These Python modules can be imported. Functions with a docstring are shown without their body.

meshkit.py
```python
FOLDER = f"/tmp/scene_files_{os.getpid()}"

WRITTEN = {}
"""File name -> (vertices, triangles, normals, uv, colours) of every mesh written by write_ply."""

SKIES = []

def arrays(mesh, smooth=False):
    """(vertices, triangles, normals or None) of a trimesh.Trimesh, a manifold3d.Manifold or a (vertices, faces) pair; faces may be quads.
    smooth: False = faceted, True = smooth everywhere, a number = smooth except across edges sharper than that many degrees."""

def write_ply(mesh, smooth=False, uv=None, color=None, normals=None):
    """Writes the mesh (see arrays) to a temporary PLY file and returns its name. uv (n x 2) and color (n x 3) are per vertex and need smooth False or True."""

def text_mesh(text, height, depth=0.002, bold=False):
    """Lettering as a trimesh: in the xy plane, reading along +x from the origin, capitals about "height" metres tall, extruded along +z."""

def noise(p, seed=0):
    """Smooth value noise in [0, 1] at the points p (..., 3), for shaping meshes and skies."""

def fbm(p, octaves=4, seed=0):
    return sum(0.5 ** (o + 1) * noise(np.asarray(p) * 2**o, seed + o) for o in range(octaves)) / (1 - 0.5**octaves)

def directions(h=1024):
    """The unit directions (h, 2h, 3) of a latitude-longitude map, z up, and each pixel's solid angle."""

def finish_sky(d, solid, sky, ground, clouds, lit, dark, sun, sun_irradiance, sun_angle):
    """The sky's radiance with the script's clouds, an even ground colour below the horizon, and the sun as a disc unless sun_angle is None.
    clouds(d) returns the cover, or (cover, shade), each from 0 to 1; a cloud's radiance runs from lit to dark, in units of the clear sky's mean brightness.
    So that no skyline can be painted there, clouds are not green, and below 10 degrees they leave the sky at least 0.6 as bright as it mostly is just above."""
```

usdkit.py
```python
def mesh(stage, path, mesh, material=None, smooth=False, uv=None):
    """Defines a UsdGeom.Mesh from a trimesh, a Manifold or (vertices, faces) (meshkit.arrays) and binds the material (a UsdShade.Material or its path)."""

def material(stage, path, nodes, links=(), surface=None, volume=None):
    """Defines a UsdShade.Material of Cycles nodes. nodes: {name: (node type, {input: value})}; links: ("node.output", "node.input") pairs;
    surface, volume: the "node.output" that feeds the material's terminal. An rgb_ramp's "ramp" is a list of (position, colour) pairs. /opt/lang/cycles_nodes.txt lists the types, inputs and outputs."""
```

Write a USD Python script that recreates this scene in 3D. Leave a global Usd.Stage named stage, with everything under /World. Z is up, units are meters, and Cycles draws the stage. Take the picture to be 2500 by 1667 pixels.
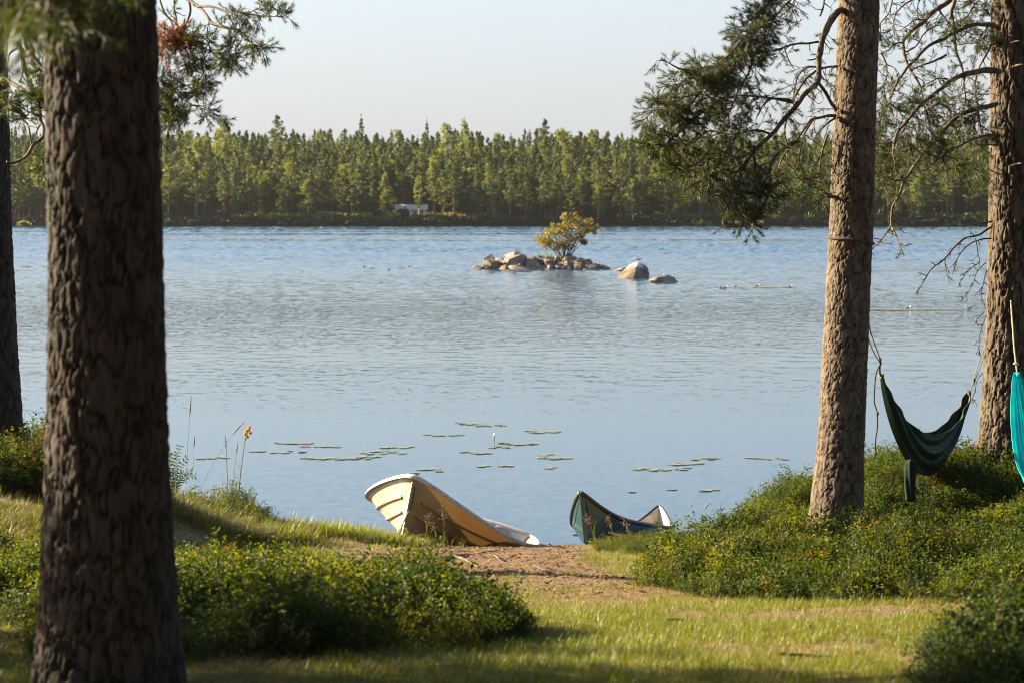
import math, numpy as np, trimesh, shapely, usdkit, meshkit
from pxr import Usd, UsdGeom, UsdLux, UsdShade, Sdf, Gf, Vt
stage = Usd.Stage.CreateInMemory()
UsdGeom.SetStageUpAxis(stage, 'Z'); UsdGeom.SetStageMetersPerUnit(stage, 1.0)
UsdGeom.Xform.Define(stage, '/World'); UsdGeom.Scope.Define(stage, '/World/Looks')

# ---------------------------------------------------------------- camera, sky, sun, exposure
CAM_H = 5.0
F = 70.0 / 36.0 * 2500.0
PITCH = math.atan((833.5 - 505.0) / F)
cam = UsdGeom.Camera.Define(stage, '/World/camera')
cam.CreateFocalLengthAttr(70.0); cam.CreateHorizontalApertureAttr(36.0)
cam.AddTranslateOp().Set(Gf.Vec3d(0, 0, CAM_H)); cam.AddRotateXOp().Set(90.0 - math.degrees(PITCH))
cam.CreateFStopAttr(3.8); cam.CreateFocusDistanceAttr(22.0)
cam.CreateClippingRangeAttr(Gf.Vec2f(0.1, 20000.0))
cam.CreateExposureAttr(3.0)

SUN_AZ, SUN_EL = math.radians(-70.0), math.radians(22.0)
SUN = np.array([math.sin(SUN_AZ) * math.cos(SUN_EL), math.cos(SUN_AZ) * math.cos(SUN_EL), math.sin(SUN_EL)])
sky_mat = usdkit.material(stage, '/World/Looks/sky_air', {
    'sky': ('sky_texture', {'sky_type': 'single_scattering', 'sun_disc': False, 'sun_elevation': SUN_EL,
                            'sun_rotation': math.atan2(SUN[0], SUN[1]), 'air_density': 1.0, 'aerosol_density': 1.6, 'ozone_density': 1.5}),
    'tc': ('texture_coordinate', {}), 'sp': ('separate_xyz', {}), 'ab': ('math', {'math_type': 'absolute'}),
    'veil': ('map_range', {'from_min': 0.0, 'from_max': 0.38, 'to_min': 0.97, 'to_max': 0.22, 'clamp': True}),
    'mx': ('mix', {'color2': (1.46, 1.51, 1.66)}),
    'bg': ('background_shader', {'strength': 0.05})},
    [('tc.generated', 'sp.vector'), ('sp.z', 'ab.value1'), ('ab.value', 'veil.value'), ('veil.result', 'mx.fac'), ('sky.color', 'mx.color1'), ('mx.color', 'bg.color')], surface='bg.background')
dome = UsdLux.DomeLight.Define(stage, '/World/sky')
UsdShade.MaterialBindingAPI.Apply(dome.GetPrim()).Bind(sky_mat)
dome.GetPrim().SetCustomDataByKey('kind', 'structure')
sun = UsdLux.DistantLight.Define(stage, '/World/sun')
sun.CreateIntensityAttr(1.25); sun.CreateAngleAttr(0.53); sun.CreateNormalizeAttr(True) if hasattr(sun, 'CreateNormalizeAttr') else None
sun.GetPrim().CreateAttribute('inputs:normalize', Sdf.ValueTypeNames.Bool).Set(True)
sun.CreateColorAttr(Gf.Vec3f(1.0, 0.82, 0.56))
_z = SUN; _x = np.cross([0, 0, 1.0], _z); _x /= np.linalg.norm(_x); _y = np.cross(_z, _x)
sun.AddTransformOp().Set(Gf.Matrix4d(*_x, 0, *_y, 0, *_z, 0, 0, 0, 0, 1))

# ---------------------------------------------------------------- helpers
CP, SP = math.cos(PITCH), math.sin(PITCH)
def at(u, v, y):
    """The point at world depth y seen at photograph pixel (u, v)."""
    dx, dz = (u - 1250.0) / F, -(v - 833.5) / F
    dy, dzz = CP + SP * dz, -SP + CP * dz
    t = y / dy
    return np.array([dx * t, y, CAM_H + dzz * t])
def on_water(u, v, z=0.0):
    dx, dz = (u - 1250.0) / F, -(v - 833.5) / F
    dy, dzz = CP + SP * dz, -SP + CP * dz
    t = (z - CAM_H) / dzz
    return np.array([dx * t, dy * t, z])
def sst(a, b, x):
    t = np.clip((np.asarray(x, float) - a) / (b - a), 0, 1)
    return t * t * (3 - 2 * t)
def unit(v):
    v = np.asarray(v, float)
    return v / (np.linalg.norm(v, axis=-1, keepdims=True) + 1e-12)
used = {}
def numbered(path):
    n = used.get(path, 0); used[path] = n + 1
    return path if n == 0 else f'{path}_{n:03d}'
def tag(prim, label=None, category=None, group=None, kind=None):
    p = prim.GetPrim() if hasattr(prim, 'GetPrim') else prim
    for k, x in (('label', label), ('category', category), ('group', group), ('kind', kind)):
        if x: p.SetCustomDataByKey(k, x)
    return p
class MB:
    def __init__(self): self.v, self.f, self.n = [], [], 0
    def add(self, v, f):
        v = np.asarray(v, float).reshape(-1, 3); f = np.asarray(f, int)
        if f.shape[1] == 4: f = np.vstack([f[:, [0, 1, 2]], f[:, [0, 2, 3]]])
        self.v.append(v); self.f.append(f + self.n); self.n += len(v)
    def mesh(self, m): self.add(np.array(m.vertices), np.array(m.faces))
    def tube(self, pts, rad, sides=6, flat=1.0):
        self.add(*tube(pts, rad, sides, flat))
    def get(self): return np.vstack(self.v), np.vstack(self.f)
def tube(pts, rad, sides=6, flat=1.0):
    p = np.asarray(pts, float); n = len(p); r = np.broadcast_to(np.asarray(rad, float), (n,))
    t = unit(np.gradient(p, axis=0))
    ref = np.array([0, 0, 1.0]) if abs(t[0][2]) < 0.9 else np.array([1.0, 0, 0])
    a = np.zeros_like(p); cur = unit(np.cross(t[0], ref))
    for i in range(n):
        cur = unit(cur - t[i] * np.dot(cur, t[i])); a[i] = cur
    b = np.cross(t, a); ang = np.arange(sides) * 2 * np.pi / sides
    v = p[:, None] + r[:, None, None] * (np.cos(ang)[None, :, None] * a[:, None] + flat * np.sin(ang)[None, :, None] * b[:, None])
    v = np.vstack([v.reshape(-1, 3), p[:1], p[-1:]])
    i, j = np.meshgrid(np.arange(n - 1), np.arange(sides), indexing='ij')
    q = np.stack([i * sides + j, i * sides + (j + 1) % sides, (i + 1) * sides + (j + 1) % sides, (i + 1) * sides + j], -1).reshape(-1, 4)
    f = np.vstack([q[:, [0, 1, 2]], q[:, [0, 2, 3]]])
    k = np.arange(sides)
    c0 = np.stack([np.full(sides, n * sides), (k + 1) % sides, k], 1)
    c1 = np.stack([np.full(sides, n * sides + 1), (n - 1) * sides + k, (n - 1) * sides + (k + 1) % sides], 1)
    return v, np.vstack([f, c0, c1])
def grid_faces(nu, nv, wrap=False):
    i, j = np.meshgrid(np.arange(nu - 1), np.arange(nv if wrap else nv - 1), indexing='ij')
    j2 = (j + 1) % nv
    return np.stack([i * nv + j, i * nv + j2, (i + 1) * nv + j2, (i + 1) * nv + j], -1).reshape(-1, 4)
def smooth_path(pts, step):
    p = np.asarray(pts, float)
    if len(p) < 3:
        n = max(2, int(np.linalg.norm(p[-1] - p[0]) / step)); return p[0] + (p[-1] - p[0]) * np.linspace(0, 1, n)[:, None]
    from scipy.interpolate import PchipInterpolator
    d = np.r_[0, np.cumsum(np.linalg.norm(np.diff(p, axis=0), axis=1) + 1e-9)]
    n = max(3, int(d[-1] / step))
    return PchipInterpolator(d, p)(np.linspace(0, d[-1], n))
class Thing:
    def __init__(self, name, label, category, loc=(0, 0, 0), group=None, kind=None, matrix=None):
        self.path = numbered('/World/' + name); self.loc = np.asarray(loc, float)
        self.x = UsdGeom.Xform.Define(stage, self.path)
        if matrix is not None:
            self.x.AddTransformOp().Set(Gf.Matrix4d(*np.asarray(matrix, float).T.ravel())); self.loc = np.zeros(3)
        else: self.x.AddTranslateOp().Set(Gf.Vec3d(*self.loc))
        tag(self.x, label, category, group, kind)
    def part(self, name, vf, material, smooth=False, label=None, kind=None, parent=None):
        v, f = vf.get() if isinstance(vf, MB) else vf
        path = numbered((parent or self.path) + '/' + name)
        m = usdkit.mesh(stage, path, (np.asarray(v) - self.loc, f), material, smooth=smooth)
        tag(m, label, None, None, kind)
        return path
def single(name, vf, material, label, category, group=None, kind=None, smooth=False, loc=None):
    v, f = vf.get() if isinstance(vf, MB) else vf
    v = np.asarray(v, float); loc = np.array([v[:, 0].mean(), v[:, 1].mean(), v[:, 2].min()]) if loc is None else np.asarray(loc, float)
    path = numbered('/World/' + name)
    m = usdkit.mesh(stage, path, (v - loc, f), material, smooth=smooth)
    m.AddTranslateOp().Set(Gf.Vec3d(*loc)); tag(m, label, category, group, kind)
    return m
def instancer(path, protos, pos, idx, scale, yaw, tilt=0.0, rng=None):
    path = numbered(path); pi = UsdGeom.PointInstancer.Define(stage, path)
    rel = []
    for k, (name, vf, m, smooth) in enumerate(protos):
        v, f = vf.get() if isinstance(vf, MB) else vf
        pp = numbered(f'{path}/{name}')
        usdkit.mesh(stage, pp, (v, f), m, smooth=smooth); rel.append(pp)
    for r in rel: pi.CreatePrototypesRel().AddTarget(r)
    n = len(pos)
    pi.CreatePositionsAttr(Vt.Vec3fArray.FromNumpy(np.asarray(pos, np.float32)))
    pi.CreateProtoIndicesAttr(Vt.IntArray.FromNumpy(np.asarray(idx, np.int32)))
    s = np.asarray(scale, np.float32); s = np.repeat(s[:, None], 3, 1) if s.ndim == 1 else s
    pi.CreateScalesAttr(Vt.Vec3fArray.FromNumpy(s))
    tx, ty = (rng.normal(0, tilt, n), rng.normal(0, tilt, n)) if rng is not None and tilt > 0 else (np.zeros(n), np.zeros(n))
    h = np.asarray(yaw) / 2
    qz = np.stack([np.cos(h), np.zeros(n), np.zeros(n), np.sin(h)], 1)
    qt = np.stack([np.ones(n), tx / 2, ty / 2, np.zeros(n)], 1); qt /= np.linalg.norm(qt, axis=1, keepdims=True)
    w1, x1, y1, z1 = qt.T; w2, x2, y2, z2 = qz.T
    q = np.stack([w1*w2 - x1*x2 - y1*y2 - z1*z2, w1*x2 + x1*w2 + y1*z2 - z1*y2, w1*y2 - x1*z2 + y1*w2 + z1*x2, w1*z2 + x1*y2 - y1*x2 + z1*w2], 1)
    pi.CreateOrientationsAttr(Vt.QuathArray([Gf.Quath(float(a), float(b), float(c), float(d)) for a, b, c, d in q]))
    return pi

# ---------------------------------------------------------------- materials
def L(n): return '/World/Looks/' + n
K = 0.56
def dim(c): return tuple(K * x for x in c)
def noisy(name, cols, scale=8.0, rough=0.7, bump=0.0, bump_scale=40.0, spec=0.3, stretch=(1, 1, 1), detail=6.0, dist=0.01, coord='geo'):
    nodes = {'g': ('geometry', {}), 'map': ('mapping', {'scale': stretch}), 'n': ('noise_texture', {'scale': scale, 'detail': detail, 'roughness': 0.6}),
             'r': ('rgb_ramp', {'ramp': [(0.3 + 0.4 * k / max(1, len(cols) - 1), dim(c)) for k, c in enumerate(cols)]}),
             'p': ('principled_bsdf', {'roughness': rough, 'specular_ior_level': spec})}
    links = [('g.position', 'map.vector'), ('map.vector', 'n.vector'), ('n.fac', 'r.fac'), ('r.color', 'p.base_color')]
    if coord == 'obj':
        nodes['g'] = ('texture_coordinate', {}); links[0] = ('g.object', 'map.vector')
    if bump:
        nodes['n2'] = ('noise_texture', {'scale': bump_scale, 'detail': 4.0}); nodes['b'] = ('bump', {'strength': bump, 'distance': dist})
        links += [('map.vector', 'n2.vector'), ('n2.fac', 'b.height'), ('b.normal', 'p.normal')]
    return usdkit.material(stage, L(name), nodes, links, surface='p.BSDF')
def leafy(name, cols, trans=0.35, rough=0.5, by='island', spec=0.25, tcol=None):
    """Leaves: reflecting plus light shining through; each leaf or sprig a tone of its own."""
    src = 'g.random_per_island' if by == 'island' else 'o.random'
    nodes = {'g': ('geometry', {}), 'o': ('object_info', {}), 'r': ('rgb_ramp', {'ramp': [(k / max(1, len(cols) - 1), dim(c)) for k, c in enumerate(cols)]}),
             'p': ('principled_bsdf', {'roughness': rough, 'specular_ior_level': spec}), 'h': ('hsv', {'saturation': 1.15, 'value': 1.5, 'hue': 0.485}), 't': ('translucent_bsdf', {}), 'm': ('mix_closure', {'fac': trans})}
    return usdkit.material(stage, L(name), nodes, [(src, 'r.fac'), ('r.color', 'p.base_color'), ('r.color', 'h.color'), ('h.color', 't.color'), ('p.BSDF', 'm.closure1'), ('t.BSDF', 'm.closure2')], surface='m.closure')
def bark(name, crevice, plate, tip, lichen, lich_amt=0.55):
    nodes = {'a': ('attribute', {'attribute': 'relief'}), 'g': ('geometry', {}), 'r': ('rgb_ramp', {'ramp': [(0.0, dim(crevice)), (0.35, dim(plate)), (0.75, dim(tip)), (1.0, dim(tip))]}),
             'map': ('mapping', {'scale': (1, 1, 0.35)}), 'n': ('noise_texture', {'scale': 14.0, 'detail': 6.0}), 'n2': ('noise_texture', {'scale': 55.0, 'detail': 5.0, 'roughness': 0.7}),
             'n3': ('noise_texture', {'scale': 3.0, 'detail': 5.0, 'roughness': 0.65}), 'lr': ('map_range', {'from_min': lich_amt, 'from_max': lich_amt + 0.1, 'to_min': 0.0, 'to_max': 0.75, 'clamp': True}),
             'vr': ('map_range', {'from_min': 0.3, 'from_max': 0.7, 'to_min': 0.6, 'to_max': 1.4}), 'vm': ('vector_math', {'math_type': 'scale'}),
             'mx': ('mix', {'color2': dim(lichen)}), 'b': ('bump', {'strength': 0.5, 'distance': 0.008}), 'p': ('principled_bsdf', {'roughness': 0.9, 'specular_ior_level': 0.15})}
    links = [('a.fac', 'r.fac'), ('g.position', 'map.vector'), ('map.vector', 'n.vector'), ('map.vector', 'n2.vector'), ('g.position', 'n3.vector'), ('n.fac', 'vr.value'), ('vr.result', 'vm.scale'),
             ('r.color', 'vm.vector1'), ('vm.vector', 'mx.color1'), ('n3.fac', 'lr.value'), ('lr.result', 'mx.fac'), ('mx.color', 'p.base_color'), ('n2.fac', 'b.height'), ('b.normal', 'p.normal')]
    return usdkit.material(stage, L(name), nodes, links, surface='p.BSDF')

M = {}
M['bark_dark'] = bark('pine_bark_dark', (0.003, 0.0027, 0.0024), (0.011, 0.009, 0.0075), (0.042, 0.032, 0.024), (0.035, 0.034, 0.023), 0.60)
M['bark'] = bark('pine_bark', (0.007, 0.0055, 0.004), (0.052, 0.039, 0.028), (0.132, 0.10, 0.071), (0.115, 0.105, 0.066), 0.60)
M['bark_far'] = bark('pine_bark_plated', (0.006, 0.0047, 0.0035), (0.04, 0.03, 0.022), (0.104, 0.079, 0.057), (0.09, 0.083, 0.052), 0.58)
M['limb'] = noisy('limb_bark', [(0.03, 0.022, 0.016), (0.09, 0.06, 0.038), (0.19, 0.125, 0.07)], 9, 0.85, 0.7, 60)
M['twig'] = noisy('twig_bark', [(0.05, 0.036, 0.024), (0.12, 0.08, 0.05)], 12, 0.85)
M['dead_twig'] = noisy('dead_twig_bark', [(0.03, 0.025, 0.02), (0.09, 0.07, 0.05)], 12, 0.9)
M['needle'] = leafy('pine_needles', [(0.042, 0.06, 0.013), (0.09, 0.11, 0.022), (0.15, 0.165, 0.034), (0.07, 0.092, 0.022)], 0.42, 0.45)
M['needle_dead'] = leafy('dead_needles', [(0.25, 0.11, 0.04), (0.36, 0.18, 0.06)], 0.3, 0.6)
M['ground'] = None
M['f_pine'] = leafy('far_pine', [(0.085, 0.115, 0.018), (0.15, 0.18, 0.026), (0.215, 0.23, 0.034), (0.12, 0.16, 0.03)], 0.3, 0.6)
M['f_spruce'] = leafy('far_spruce', [(0.05, 0.085, 0.024), (0.09, 0.13, 0.032), (0.12, 0.16, 0.04)], 0.3, 0.6)
M['f_birch'] = leafy('far_birch', [(0.15, 0.18, 0.02), (0.21, 0.22, 0.03), (0.26, 0.25, 0.035)], 0.4, 0.6)
M['f_alder'] = leafy('far_alder', [(0.03, 0.055, 0.028), (0.06, 0.09, 0.035)], 0.25, 0.6)
M['f_gold'] = leafy('far_gold', [(0.18, 0.19, 0.03), (0.26, 0.23, 0.045), (0.17, 0.18, 0.03)], 0.35, 0.6)
M['f_trunk'] = noisy('far_pine_trunk', [(0.10, 0.06, 0.04), (0.22, 0.115, 0.06)], 1.2, 0.85)
M['f_white'] = noisy('far_birch_trunk', [(0.25, 0.24, 0.22), (0.55, 0.54, 0.5)], 2.0, 0.8)
M['berry'] = leafy('bilberry_leaves', [(0.068, 0.105, 0.010), (0.11, 0.155, 0.013), (0.165, 0.20, 0.017), (0.085, 0.13, 0.012)], 0.38, 0.55, spec=0.14)
M['berry_pale'] = leafy('bilberry_leaves_pale', [(0.19, 0.20, 0.016), (0.25, 0.23, 0.022), (0.16, 0.19, 0.016)], 0.42, 0.55, spec=0.14)
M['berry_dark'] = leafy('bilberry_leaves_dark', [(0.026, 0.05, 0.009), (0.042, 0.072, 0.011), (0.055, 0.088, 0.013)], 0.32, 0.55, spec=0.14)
M['berry_red'] = leafy('bilberry_leaves_red', [(0.20, 0.11, 0.02), (0.26, 0.16, 0.022), (0.17, 0.12, 0.018)], 0.38, 0.55, spec=0.14)
M['grass'] = leafy('grass_blades', [(0.18, 0.18, 0.024), (0.26, 0.245, 0.038), (0.36, 0.30, 0.075), (0.155, 0.18, 0.024)], 0.35, 0.5)
M['grass_green'] = leafy('grass_blades_green', [(0.14, 0.18, 0.018), (0.21, 0.24, 0.03), (0.28, 0.28, 0.05)], 0.4, 0.45)
M['straw'] = leafy('straw', [(0.30, 0.22, 0.10), (0.22, 0.15, 0.07), (0.36, 0.28, 0.15)], 0.25, 0.6)
M['litter'] = leafy('leaf_litter', [(0.16, 0.085, 0.035), (0.26, 0.16, 0.075), (0.11, 0.06, 0.03), (0.36, 0.26, 0.14)], 0.1, 0.7)
M['cap'] = noisy('seed_heads', [(0.16, 0.09, 0.06), (0.26, 0.16, 0.11)], 30, 0.8)
M['yellow'] = leafy('yellow_petals', [(0.75, 0.45, 0.01), (0.85, 0.55, 0.02)], 0.3, 0.5)
M['rock'] = noisy('rock', [(0.075, 0.06, 0.047), (0.19, 0.145, 0.105), (0.30, 0.235, 0.17)], 1.6, 0.85, 0.6, 6, dist=0.06)
M['rock_pale'] = noisy('rock_with_droppings', [(0.12, 0.09, 0.065), (0.23, 0.18, 0.135), (0.42, 0.36, 0.31)], 0.9, 0.8, 0.4, 6, dist=0.05)
M['willow'] = leafy('willow_leaves', [(0.19, 0.165, 0.032), (0.27, 0.21, 0.04), (0.34, 0.22, 0.045), (0.16, 0.165, 0.036)], 0.4, 0.5)
M['willow_red'] = leafy('willow_leaves_red', [(0.26, 0.13, 0.05), (0.28, 0.16, 0.06)], 0.35, 0.5)
M['white_feather'] = noisy('white_feathers', [(0.7, 0.69, 0.66), (0.8, 0.79, 0.77)], 10, 0.7)
M['grey_feather'] = noisy('grey_feathers', [(0.28, 0.29, 0.31), (0.36, 0.37, 0.39)], 10, 0.7)
M['beak'] = noisy('beak', [(0.45, 0.25, 0.03), (0.5, 0.3, 0.05)], 10, 0.5)
M['pad'] = leafy('lily_leaf', [(0.12, 0.145, 0.055), (0.16, 0.18, 0.07), (0.20, 0.20, 0.095), (0.14, 0.165, 0.065)], 0.05, 0.25, by='object', spec=0.5)
M['pad_red'] = noisy('old_lily_leaf', [(0.30, 0.07, 0.02), (0.36, 0.12, 0.04)], 20, 0.45)
M['weed'] = leafy('floating_weed', [(0.20, 0.18, 0.13), (0.28, 0.25, 0.18)], 0.05, 0.6)
M['fleece'] = noisy('white_paint', [(0.6, 0.59, 0.56), (0.85, 0.83, 0.8)], 1.0, 0.6)
M['roof'] = noisy('pale_roof', [(0.5, 0.48, 0.46), (0.7, 0.67, 0.63)], 2.0, 0.6)
M['pane'] = noisy('dark_window', [(0.03, 0.035, 0.04), (0.05, 0.055, 0.06)], 2.0, 0.1, spec=0.6)

# ---------------------------------------------------------------- the near bank: shape of the land
PY = np.array([-30, 0, 5, 8, 10, 12, 16, 20, 23, 25, 26, 27, 28, 29, 30.5, 34, 60.0])
PZ = np.array([4.2, 3.45, 3.3, 3.09, 2.77, 2.47, 1.89, 1.36, .99, .71, .46, .12, -.22, -.5, -.7, -1.1, -2.5])
RY = np.array([-30, 0, 5, 8, 10, 12, 14, 16, 18.5, 21.5, 22.6, 24, 25.5, 27, 28.5, 31, 35, 60.0])
RZ = np.array([4.2, 3.45, 3.3, 3.10, 2.80, 2.52, 2.22, 1.98, 1.86, 1.92, 1.80, 1.45, .85, .35, -.05, -.4, -.9, -2.5])
LY = np.array([-30, 0, 5, 8, 10, 12, 14, 18, 20.5, 22, 23.5, 25, 26.5, 28, 30, 34, 60.0])
LZ = np.array([4.2, 3.45, 3.3, 3.12, 2.85, 2.6, 2.42, 2.3, 2.25, 1.86, 1.3, .84, .65, .1, -.3, -.9, -2.5])
def ground(x, y):
    x, y = np.asarray(x, float), np.asarray(y, float)
    from scipy.interpolate import PchipInterpolator as PI
    p, r, l = PI(PY, PZ)(y), PI(RY, RZ)(y), PI(LY, LZ)(y)
    wr = sst(1.1, 4.7, x); wl = sst(2.15, 5.0, -x)
    z = p + (r - p) * wr + (l - p) * wl
    z = z + 0.12 * sst(4.2, 6.5, x) * sst(17, 21, y) * sst(25, 22, y)
    z = z + 0.13 * sst(0.9, 2.4, -x) * sst(21, 24.5, y) * sst(29, 26.5, y)
    q = np.stack([x, y, np.zeros_like(x)], -1)
    return z + 0.10 * (meshkit.fbm(q * 0.9, 3, 5) - 0.5) + 0.05 * (meshkit.fbm(q * 4.0, 3, 9) - 0.5)
def dirt_amount(x, y):
    q = np.stack([x, y, np.zeros_like(x)], -1)
    n = meshkit.fbm(q * 1.3, 4, 31) - 0.5
    d = sst(14.6, 16.6, y + n * 2.5) * sst(-2.3, -1.5, x + n * 1.5 + (y - 20) * 0.08) * sst(2.1, 1.2, x + n * 1.2 + (y - 18) * 0.12)
    d = np.maximum(d, 0.75 * sst(0.53, 0.66, meshkit.fbm(q * 0.8, 4, 77) + 0.08 * sst(0, 2, x)) )
    d = np.maximum(d, 0.8 * sst(0.75, 0.2, np.abs(y - 13.0 + 0.15 * x + n)) * sst(0.6, 1.4, x))
    return np.clip(d, 0, 1)
gx = np.unique(np.r_[np.linspace(-70, -9, 40), np.linspace(-9, 9, 260), np.linspace(9, 70, 40)])
gy = np.unique(np.r_[np.linspace(-40, 6, 40), np.linspace(6, 31, 330), np.linspace(31, 60, 30)])
GX, GY = np.meshgrid(gx, gy, indexing='ij')
GZ = ground(GX, GY)
gm = usdkit.material(stage, L('forest_floor'), {
    'g': ('geometry', {}), 'a': ('attribute', {'attribute': 'dirt'}), 'n': ('noise_texture', {'scale': 9.0, 'detail': 8.0, 'roughness': 0.7}),
    'n2': ('noise_texture', {'scale': 1.3, 'detail': 4.0}), 'n3': ('noise_texture', {'scale': 70.0, 'detail': 5.0, 'roughness': 0.75}), 'mp': ('mapping', {'scale': (1.0, 0.45, 1.0), 'rotation': (0, 0, 0.5)}),
    'gr': ('rgb_ramp', {'ramp': [(0.3, (0.05, 0.048, 0.010)), (0.5, (0.10, 0.088, 0.02)), (0.7, (0.16, 0.125, 0.036))]}),
    'dr': ('rgb_ramp', {'ramp': [(0.3, (0.03, 0.02, 0.012)), (0.45, (0.085, 0.056, 0.03)), (0.56, (0.16, 0.11, 0.06)), (0.68, (0.27, 0.195, 0.11))]}),
    's': ('math', {'math_type': 'add'}), 's2': ('math', {'math_type': 'multiply_add', 'value2': 0.9, 'value3': -0.45}), 'mr': ('map_range', {'from_min': 0.35, 'from_max': 0.65, 'to_min': 0, 'to_max': 1, 'clamp': True}),
    'm': ('mix', {}), 'b': ('bump', {'strength': 0.9, 'distance': 0.03}), 'p': ('principled_bsdf', {'roughness': 0.95, 'specular_ior_level': 0.1})},
    [('g.position', 'n.vector'), ('g.position', 'n2.vector'), ('g.position', 'mp.vector'), ('mp.vector', 'n3.vector'), ('n.fac', 'gr.fac'), ('n3.fac', 'dr.fac'), ('n.fac', 's2.value1'), ('a.fac', 's.value1'), ('s2.value', 's.value2'), ('s.value', 'mr.value'),
     ('mr.result', 'm.fac'), ('gr.color', 'm.color1'), ('dr.color', 'm.color2'), ('m.color', 'p.base_color'), ('n3.fac', 'b.height'), ('b.normal', 'p.normal')], surface='p.BSDF')
gv = np.stack([GX, GY, GZ], -1).reshape(-1, 3)
gmesh = usdkit.mesh(stage, '/World/ground', (gv, grid_faces(len(gx), len(gy))), gm, smooth=True)
UsdGeom.PrimvarsAPI(gmesh).CreatePrimvar('dirt', Sdf.ValueTypeNames.FloatArray, 'vertex').Set(Vt.FloatArray.FromNumpy(dirt_amount(GX, GY).ravel().astype(np.float32)))
tag(gmesh, 'grassy bank with a trodden needle covered path to the water', 'ground', kind='structure')

# ---------------------------------------------------------------- lake
wy = [14.0, 20, 26, 32, 36, 40]
while wy[-1] < 506: wy.append(wy[-1] + max(.22, .0017 * wy[-1]))
wy = np.array(wy + [520, 560, 640]); ws_ = np.linspace(-1, 1, 330)
WY = np.repeat(wy[:, None], 332, 1); half = WY[:, :1] * .30 + 9
WX = np.concatenate([np.full((len(wy), 1), -430.0), ws_[None] * half, np.full((len(wy), 1), 430.0)], 1)
wq = np.stack([WX * .85, WY * 1.0, 0 * WX], -1)
wh = meshkit.fbm(wq * 1.7 + 3, 3, 61) - .5
sl = np.std(np.diff(wh[:, 60:-60], axis=0) / np.diff(wy)[:, None], axis=1); wh = wh / np.r_[sl[:1], sl][:, None]       # unit slope
gust = meshkit.fbm(np.stack([WX * .03, WY * .075, 0 * WX], -1), 3, 62); slick = meshkit.fbm(np.stack([WX * .006, WY * .055, 0 * WX + 3], -1), 3, 63)
amp = sst(38, 44, WY) * (.010 * sst(40, 60, WY) + .14 * sst(75, 265, WY)) * (.55 + .9 * gust) * (.35 + .65 * sst(.36, .44, slick)) * sst(1.0, .93, np.abs(np.concatenate([[-1], ws_, [1]]))[None]) * sst(506, 502, WY)
WZ = wh * amp - .0
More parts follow.
